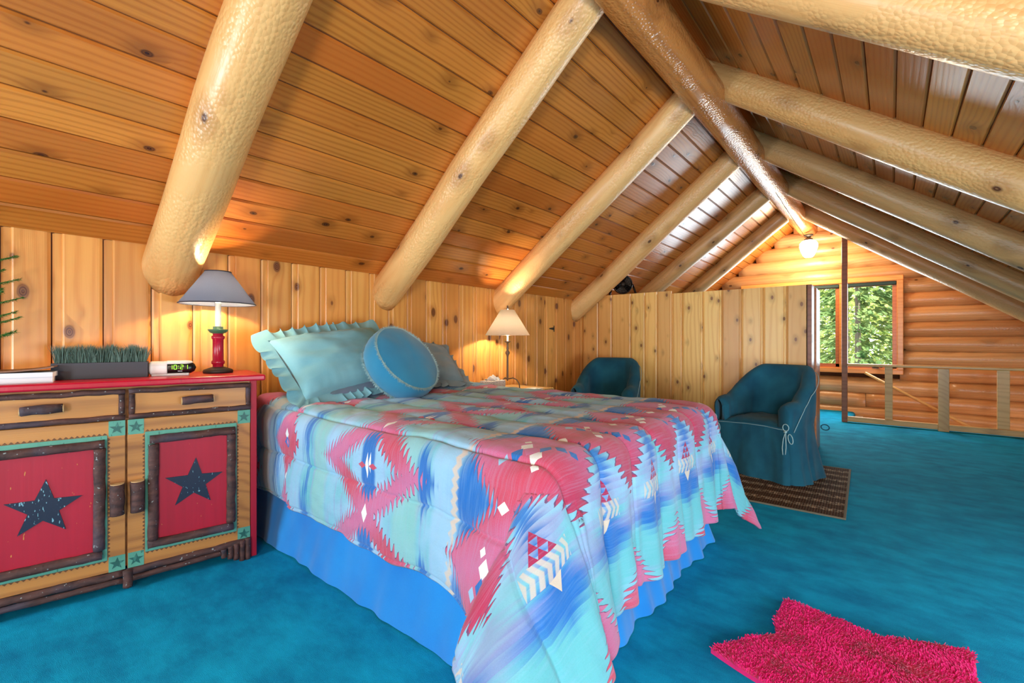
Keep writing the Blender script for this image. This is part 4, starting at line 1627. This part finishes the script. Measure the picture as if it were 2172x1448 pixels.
# little potted conifer, only its right-hand twigs reach into the picture
pn = thing('potted_conifer', 'small potted conifer whose needled twigs reach in beside the knee wall', 'plant', (-2.80, -0.045, ZD))
lathe('pot', [(0.0, 0), (.045, 0), (.058, .09), (.054, .09), (.05, .082), (0, .08)], 'planter', pn)
tube('trunk', [(0, 0, .08), (.004, 0, .35), (0, .002, .68)], [.008, .006, .002], 'bark', pn)
V, Fc = [], []
R = random.Random(8)
tips = []
for lv in range(7):
    z = .16 + lv * .085
    for q in range(6):
        a = q * pi / 3 + lv * .5
        Lb = .20 - lv * .018
        tips.append((z, a, Lb))
tips += [(.22, radians(85), .19), (.30, radians(72), .205), (.38, radians(88), .19), (.47, radians(76), .185)]
for z, a, Lb in tips:
    for s_ in range(420):
        t = R.random() * .9 + .1
        p = Vector((cos(a) * Lb * t, sin(a) * Lb * t, z + .05 * t * t + R.gauss(0, .002)))
        rd = Vector((R.gauss(0, 1), R.gauss(0, 1), R.gauss(0, 1))).normalized()
        d = (Vector((cos(a), sin(a), .2)) * .8 + rd).normalized() * R.uniform(.010, .018)
        sd = d.cross(rd).normalized() * .0011
        o = len(V)
        V += [p - sd, p + sd, p + d]
        Fc.append((o, o + 1, o + 2))
link('needles', V, Fc, 'pine_needles', pn, kind='stuff')
link('branches', *merge([tubemesh([(0, 0, z), (cos(a) * Lb * .5, sin(a) * Lb * .5, z + .0125), (cos(a) * Lb, sin(a) * Lb, z + .05)], [.003, .002, .001], 5) for z, a, Lb in tips]), 'pine_needles', pn)

# ------------------------------------------------------------------ nightstand with lamp and tissues
ns = thing('nightstand', 'small pale pine nightstand between the bed and the chair by the wall', 'nightstand', (-2.73, 3.18, 0))
box('top', -.255, .255, -.40, .42, .622, .65, 'night', ns, bev=.004)
box('body', -.235, .225, -.37, .39, .10, .622, 'night', ns, bev=.003)
box('drawer', .222, .238, -.34, .36, .46, .60, 'night', ns, bev=.003)
lathe('knob', [(0, 0), (.012, 0), (.016, .012), (.010, .02), (0, .022)], 'iron', ns, mtx=axes((0, 1, 0), (0, 0, 1), (1, 0, 0), (.238, .01, .53)))
for x in (-.21, .20):
    for y in (-.35, .37):
        box('leg', x - .02, x + .02, y - .02, y + .02, 0, .10, 'night', ns)
ZN = .65
l2 = thing('table_lamp', 'slim bronze table lamp with a glowing cream shade on the nightstand', 'lamp', (-2.72, 3.20, ZN), radians(20), 'bedside lamps')
prof = [(.007, .08), (.010, .10), (.009, .30), (.012, .315), (.022, .335), (.020, .345), (.010, .36), (.012, .375), (.008, .40), (.010, .43), (.028, .438), (.028, .443), (.008, .446), (0, .446)]
lathe('stem', prof, 'bronze', l2, n=20)
for q in range(3):
    a = 2 * pi * q / 3 + .3
    tube('leg', [(cos(a) * r, sin(a) * r, z) for r, z in ((.004, .095), (.05, .105), (.085, .088), (.108, .05), (.113, .0))], .006, 'bronze', l2, n=8)
lathe('candle_sleeve', [(.010, .446), (.010, .53), (0, .53)], 'candle', l2)
lathe('bulb', [(.012, .53), (.022, .555), (.026, .58), (.018, .61), (0, .62)], 'bulb', l2)
lathe('lamp_shade', [(.204, .498), (.204, .503), (.064, .732), (.062, .732), (.201, .500)], 'shade_white', l2, n=48)
lathe('finial', [(0, .735), (.012, .737), (.012, .75), (.006, .755), (.008, .77), (0, .775)], 'chrome', l2, n=16)
light('white_lamp_bulb', 'POINT', (-2.72, 3.20, ZN + .60), 42, (1.0, 0.80, 0.54), size=0.03)

tb = thing('tissue_box', 'speckled tissue box with a white tissue showing, on the nightstand', 'tissue box', (-2.63, 2.90, ZN), radians(8))
box('carton', -.065, .065, -.10, .10, 0, .108, 'carton', tb, bev=.002)
vs = []
for i in range(14):
    for j in range(10):
        a = i / 13 * 2 - 1
        b = j / 9 * 2 - 1
        z = .110 + .055 * max(0, 1 - abs(b) ** 2) * (0.5 + .5 * nz(a * 2, b * 2, 5)) * (1 - abs(a) ** 3) + .012 * sin(a * 9 + b * 3)
        vs.append((b * .05, a * .06, z))
link('tissue', vs, gridfaces(14, 10), 'paper', tb, smooth=True)
pad = box('notepad', -2.62, -2.50, 3.28, 3.46, ZN + .0005, ZN + .006, 'paper', bev=.001)
tag(pad, 'flat white notepad lying on the nightstand beside the lamp', 'notepad')


# ------------------------------------------------------------------ slip-covered armchairs (local front = -y)
def chair_meshes(seed):
    out = {}
    hw, fy = 0.265, -0.24
    N = 90
    pathp = []
    for k in range(N + 1):
        s = k / N * 2 - 1            # -1 front left .. 0 back .. 1 front right
        sg = -1 if s < 0 else 1
        q = abs(s)
        if q > 0.58:
            t = (q - 0.58) / 0.42
            pathp.append((sg * (hw + .01 * sin(t * pi)), 0.0 + (fy) * t, s, sg, 0.0))
        else:
            an = q / 0.58 * pi / 2
            x, y = sg * hw * sin(an) ** 0.85 if an > 0 else 0.0, 0.24 * cos(an) ** 0.85 if cos(an) > 0 else 0.0
            pathp.append((x, y, s, None, None))
    # normals by finite differences
    ring = []
    vs = []
    for k, p in enumerate(pathp):
        a = pathp[max(0, k - 1)]
        b = pathp[min(N, k + 1)]
        t = Vector((b[0] - a[0], b[1] - a[1], 0)).normalized()
        nn = Vector((t.y, -t.x, 0))
        if nn.dot(Vector((p[0], p[1] + .001, 0))) < 0:
            nn = -nn
        q = abs(p[2])
        bk = max(0.0, min(1.0, (0.82 - q) / 0.60))
        bk = bk * bk * (3 - 2 * bk)
        h = 0.625 + 0.265 * bk - 0.02 * max(0, (q - .85) / .15) ** 2
        th = 0.050 + 0.012 * (1 - bk)
        lean = 0.045 * bk
        prof = [(-th, 0.36), (-th, 0.50), (-th * 1.05, h * .5 + .25), (-th, h - .05), (-th * .7, h - .02), (-th * .3, h - .003), (th * .15, h), (th * .6, h - .012), (th * .9, h - .04), (th * 1.0, h * .5 + .22), (th * .95, 0.50), (th * .9, .42), (th * 1.02, .40), (th * 1.2, .28), (th * 1.55, .14), (th * 1.9, .0)]
        if k == 0:
            M_ = len(prof)
        wv = 0.022 * sin(p[2] * 15 + seed) + .012 * sin(p[2] * 34)
        for (o, z) in prof:
            sk = max(0, (.40 - z) / .40)
            oo = o + (wv * sk if o > 0 else 0)
            ln = lean * max(0, (z - .40) / .45)
            fold = 0.016 * nz(p[0] * 7 + seed, p[1] * 7, z * 4) + .007 * nz(p[0] * 18 + z * 6, p[1] * 18 + seed, z * 6)
            vs.append(Vector((p[0], p[1], 0)) * (1 + .10 * max(0, (z - .4)) * bk) + nn * (oo + fold) + Vector((0, ln, z)))
    fs = gridfaces(N + 1, M_)
    # rounded ends of the arms
    for end, sgn in ((0, 1), (N, -1)):
        base = end * M_
        idx = list(range(base, base + M_))
        cen = sum((vs[i] for i in idx), Vector()) / M_
        o = len(vs)
        for stp, (sc, fwd) in enumerate(((0.82, 0.022), (0.45, 0.034))):
            for i in idx:
                v = vs[i]
                c2 = Vector((cen.x, v.y, v.z))
                nv_ = c2 + (v - c2) * sc + Vector((0, -fwd, 0))
                if v.z > .55:
                    nv_.z -= (1 - sc) * .03
                vs.append(nv_)
        for stp in range(2):
            A = idx if stp == 0 else list(range(o, o + M_))
            B = list(range(o + stp * M_, o + stp * M_ + M_))
            for i in range(M_ - 1):
                f = (A[i], A[i + 1], B[i + 1], B[i])
                fs.append(f if sgn < 0 else tuple(reversed(f)))
        fs.append(tuple(range(o + M_, o + 2 * M_)))
    out['shell'] = (vs, fs)
    # seat: deep crowned cushion
    vs = []
    nx, ny = 30, 26
    for sg in (1, -1):
        for i in range(nx):
            for j in range(ny):
                a = -1 + 2 * i / (nx - 1)
                b = -1 + 2 * j / (ny - 1)
                pr = max(0, 1 - abs(a) ** 5) ** .5 * max(0, 1 - abs(b) ** 5) ** .5
                x = a * (.245 if b < -.6 else .225)
                y = -.045 + b * .235
                z = .385 + sg * .085 * pr + (0.012 * nz(a * 3, b * 3, seed) if sg > 0 else 0) + .015 * (1 - b) * .5 * (sg > 0) * 0
                vs.append((x, y, z))
    n = nx * ny
    fs = []
    for i in range(nx - 1):
        for j in range(ny - 1):
            a = i * ny + j
            fs += [(a, a + ny, a + ny + 1, a + 1), (n + a, n + a + 1, n + a + ny + 1, n + a + ny)]
    out['seat'] = (vs, fs)
    # front skirt
    vs = []
    n1, n2 = 60, 16
    for i in range(n1 + 1):
        s = -1 + 2 * i / n1
        for j in range(n2 + 1):
            t = j / n2
            x = s * (.305 + .035 * t)
            c = max(0, abs(s) - .86) / .14
            y = -.283 - .045 * t - .014 * t * sin(s * 7 + seed) + .030 * c * c + .006 * nz(s * 6, t * 4, seed)
            z = .425 - .42 * t + 0.012 * (1 - t) * sin(s * 2 + seed)
            vs.append((x, y, max(z, .005)))
    out['front'] = (vs, gridfaces(n1 + 1, n2 + 1))
    seam = [(-.305 + .61 * i / 24, -.290 - .004 * sin(i), .412 + .012 * sin((-1 + 2 * i / 24) * 2 + seed)) for i in range(25)]
    out['seam'] = tubemesh(seam, .0022, 6)
    pip = []
    for sg in (-1, 1):
        pp = []
        for k, p in enumerate(pathp):
            if (p[2] * sg) > 0.18:
                q = abs(p[2])
                bk = max(0.0, min(1.0, (0.82 - q) / 0.60))
                bk = bk * bk * (3 - 2 * bk)
                h = .625 + .265 * bk
                zz = h - .055 - (.17 * max(0, (q - .74) / .26) ** 1.3)
                x, y = p[0], p[1]
                l = hypot(x, y) + 1e-6
                th = .056
                nx_ = Vector((sg, 0, 0)) if q > .58 else Vector((x / hw, y / .24, 0)).normalized()
                pp.append(Vector((x, y, 0)) * (1 + .1 * max(0, zz - .4) * bk) + nx_ * (th + .009) + Vector((0, .045 * bk * (zz - .4) / .45, zz)))
        pip.append(tubemesh(pp, .0028, 6))
    out['piping'] = pip
    def bow(cx, cy, cz):
        m_ = []
        m_.append(tubemesh([(cx + .022 * sin(t) * 1.0, cy - .012, cz + .028 + .026 * (1 - cos(t)) - .02) for t in [q * 2 * pi / 16 for q in range(17)]], .0035, 6))
        m_.append(tubemesh([(cx + .018 + .026 * (1 - cos(t)) * .7, cy - .014, cz - .035 + .034 * sin(t) - .012 * (1 - cos(t))) for t in [q * 2 * pi / 16 for q in range(17)]], .0035, 6))
        m_.append(tubemesh([(cx, cy - .012, cz), (cx - .012, cy - .022, cz - .05), (cx - .016, cy - .03, cz - .12), (cx - .008, cy - .036, cz - .17)], .0035, 6))
        m_.append(tubemesh([(cx, cy - .012, cz), (cx + .006, cy - .022, cz - .05), (cx + .012, cy - .03, cz - .11), (cx + .010, cy - .036, cz - .165)], .0035, 6))
        m_.append(tubemesh([(cx - .01, cy - .016, cz), (cx + .01, cy - .016, cz + .004)], .008, 8))
        return m_
    out['tie_a'] = merge(bow(.300, -.288, .405))
    out['tie_b'] = merge(bow(-.300, -.288, .405))
    out['tie_c'] = tubemesh([(.315 + .03 * (1 - cos(t)), .20, .40 + .022 * sin(t)) for t in [q * 2 * pi / 16 for q in range(17)]], .0045, 6)
    return out


def make_chair(label, x, y, rz, seed, sc=1.0):
    t = thing('armchair', label, 'armchair', (x, y, 0), rz, 'denim slip-covered armchairs')
    t.scale = (sc, sc, sc)
    m_ = chair_meshes(seed)
    link('slipcover', *m_['shell'], 'denim', t, smooth=True)
    link('seat', *m_['seat'], 'denim', t, smooth=True)
    link('front_skirt', *m_['front'], 'denim', t, smooth=True)
    link('seam', *m_['seam'], 'denim_lt', t, smooth=True)
    for q in m_['piping']:
        link('piping', *q, 'denim_lt', t, smooth=True)
    for q in ('tie_a', 'tie_b', 'tie_c'):
        link('tie', *m_[q], 'denim_lt' if q != 'tie_c' else 'denim', t, smooth=True)
    return t


make_chair('dark denim-covered armchair standing on the brown rug at the foot of the bed', -0.80, 4.36, radians(-19), 1.0, 1.0)
make_chair('denim-covered armchair in the corner, seat hidden behind the bed', -2.34, 4.42, radians(12), 4.0, 1.02)

# ------------------------------------------------------------------ rugs
rg = thing('area_rug', 'small dark brown woven rug with pale flecks under the armchair', 'rug', (-0.72, 4.10, 0.0), radians(2.0))
box('woven_field', -.475, .475, -.665, .665, 0.001, .010, 'rug', rg, bev=.003)
fr = [boxmesh(-.485, -.470, -.675, .675, .001, .013, .003), boxmesh(.470, .485, -.675, .675, .001, .013, .003), boxmesh(-.48, .48, -.675, -.662, .001, .012, .003), boxmesh(-.48, .48, .662, .675, .001, .012, .003)]
link('binding', *merge(fr), 'rugedge', rg)

# pink star-shaped shag rug
A = Vector((-.342, 2.20, 0))
B = Vector((-.487, 1.678, 0))
Cc = Vector((.212, 2.251, 0))
cen = Vector((-.005, 1.835, 0))
sr_ = thing('star_rug', 'hot pink star-shaped shag rug on the blue carpet', 'rug', (cen.x, cen.y, 0))
tipd = [(A - cen), (Cc - cen)]
a0 = atan2(tipd[1].y, tipd[1].x)
RT, RI = 0.49, 0.315
outl = []
# tips measured: C, A, B, then the two hidden by symmetry
tips_ = [(a0, (Cc - cen).length), (atan2((A - cen).y, (A - cen).x), (A - cen).length), (atan2((B - cen).y, (B - cen).x) % (2 * pi), (B - cen).length)]
tips_.append((tips_[2][0] + radians(70), .49))
tips_.append((tips_[2][0] + radians(146), .49))
poly = []
for k in range(5):
    a1, r1 = tips_[k]
    a2, r2 = tips_[(k + 1) % 5]
    if a2 < a1:
        a2 += 2 * pi
    mid = (a1 + a2) / 2 if k != 4 else radians(45)
    P1 = Vector((cos(a1) * r1, sin(a1) * r1))
    P2 = Vector((cos(a2) * r2, sin(a2) * r2))
    ri = .30 if k != 1 else .335
    Mi = Vector((cos(mid) * ri, sin(mid) * ri))
    for q in range(12):
        t = q / 12
        poly.append(P1.lerp(Mi, t) + (Mi.normalized() * .012 * sin(pi * t)))
    for q in range(12):
        t = q / 12
        poly.append(Mi.lerp(P2, t) + (Mi.normalized() * .012 * sin(pi * t)))
link('backing', *poly_prism([(p.x, p.y) for p in poly], .001, .016), 'shag', sr_)


def inside(x, y):
    c = False
    n = len(poly)
    j = n - 1
    for i in range(n):
        if (poly[i].y > y) != (poly[j].y > y) and x < (poly[j].x - poly[i].x) * (y - poly[i].y) / (poly[j].y - poly[i].y) + poly[i].x:
            c = not c
        j = i
    return c


R = random.Random(12)
V, Fc = [], []
cnt = 0
while cnt < 26000:
    x, y = R.uniform(-.5, .5), R.uniform(-.52, .52)
    if not inside(x, y):
        continue
    cnt += 1
    dx = .006 * nz(x * 9, y * 9, 1) * 3 + R.gauss(0, .004)
    dy = .006 * nz(x * 9, y * 9, 7) * 3 + R.gauss(0, .004)
    h = R.uniform(.006, .014)
    w = R.uniform(.0015, .0030)
    an = R.random() * pi
    sx, sy = cos(an) * w, sin(an) * w
    o = len(V)
    V += [(x - sx, y - sy, .015), (x + sx, y + sy, .015), (x + dx + sx * .7, y + dy + sy * .7, .015 + h), (x + dx - sx * .7, y + dy - sy * .7, .015 + h)]
    Fc.append((o, o + 1, o + 2, o + 3))
link('pile', V, Fc, 'shag', sr_, kind='stuff')

# ------------------------------------------------------------------ black fan on top of the partition
fn = thing('fan', 'small black fan standing on top of the wooden partition', 'fan', (-2.60, 5.30, 1.65), radians(32))
rings = []
for rr2, yy in ((.112, .0), (.112, .05), (.10, .09)):
    rings.append(tubemesh([(rr2 * cos(q * pi / 20), yy - .04, .155 + rr2 * sin(q * pi / 20)) for q in range(41)], .007, 8))
link('housing', *merge(rings + [([Vector(v) for v in lathemesh([(.116, -.045), (.122, 0), (.112, .06), (.07, .095), (0, .10)], 36)[0]], lathemesh([(.116, -.045), (.122, 0), (.112, .06), (.07, .095), (0, .10)], 36)[1])][:0]), 'black', fn, smooth=True)
hv_, hf_ = lathemesh([(.113, -.045), (.122, 0), (.112, .06), (.07, .095), (0, .10)], 36)
link('shell', hv_, hf_, 'black', fn, smooth=True, mtx=axes((1, 0, 0), (0, 0, -1), (0, 1, 0), (0, 0, .155)))
gr = []
for q in range(14):
    a = 2 * pi * q / 14
    gr.append(tubemesh([(.024 * cos(a), -.055, .155 + .024 * sin(a)), (.07 * cos(a + .35), -.062, .155 + .07 * sin(a + .35)), (.112 * cos(a + .6), -.043, .155 + .112 * sin(a + .6))], .0022, 5))
for r_ in (.05, .08):
    gr.append(tubemesh([(r_ * cos(q * pi / 16), -.060, .155 + r_ * sin(q * pi / 16)) for q in range(33)], .0022, 5))
link('grille', *merge(gr), 'black', fn, smooth=True)
lathe('hub', [(0, .0), (.020, .003), (.026, .015), (.026, .03)], 'iron', fn, n=20, mtx=axes((1, 0, 0), (0, 0, 1), (0, 1, 0), (0, -.068, .155)))
for q in range(3):
    a = q * 2 * pi / 3 + .4
    vs = []
    for i in range(8):
        for j in range(6):
            r_ = .022 + .078 * i / 7
            aa = a + (j / 5 - .5) * (1.1 + .3 * i / 7)
            vs.append((r_ * cos(aa), -.02 + .022 * (j / 5 - .5), .155 + r_ * sin(aa)))
    link('fan_blade', vs, gridfaces(8, 6), 'iron', fn, smooth=True)
st = []
for sg in (-1, 1):
    st.append(tubemesh([(sg * .122, 0, .155), (sg * .140, -.01, .10), (sg * .158, -.02, .04), (sg * .165, -.03, .008)], [.012, .013, .014, .012], 10))
    st.append(tubemesh([(sg * .165, -.03, .010), (sg * .10, .06, .010), (0, .08, .010)], .009, 8))
link('stand', *merge(st), 'black', fn, smooth=True)
tube('power_cord', [(0, .08, .008), (-.16, .06, .006), (-.26, -.02, .006), (-.30, -.10, .006)], .004, 'black', fn, n=6)

print('objects', len(bpy.data.objects))
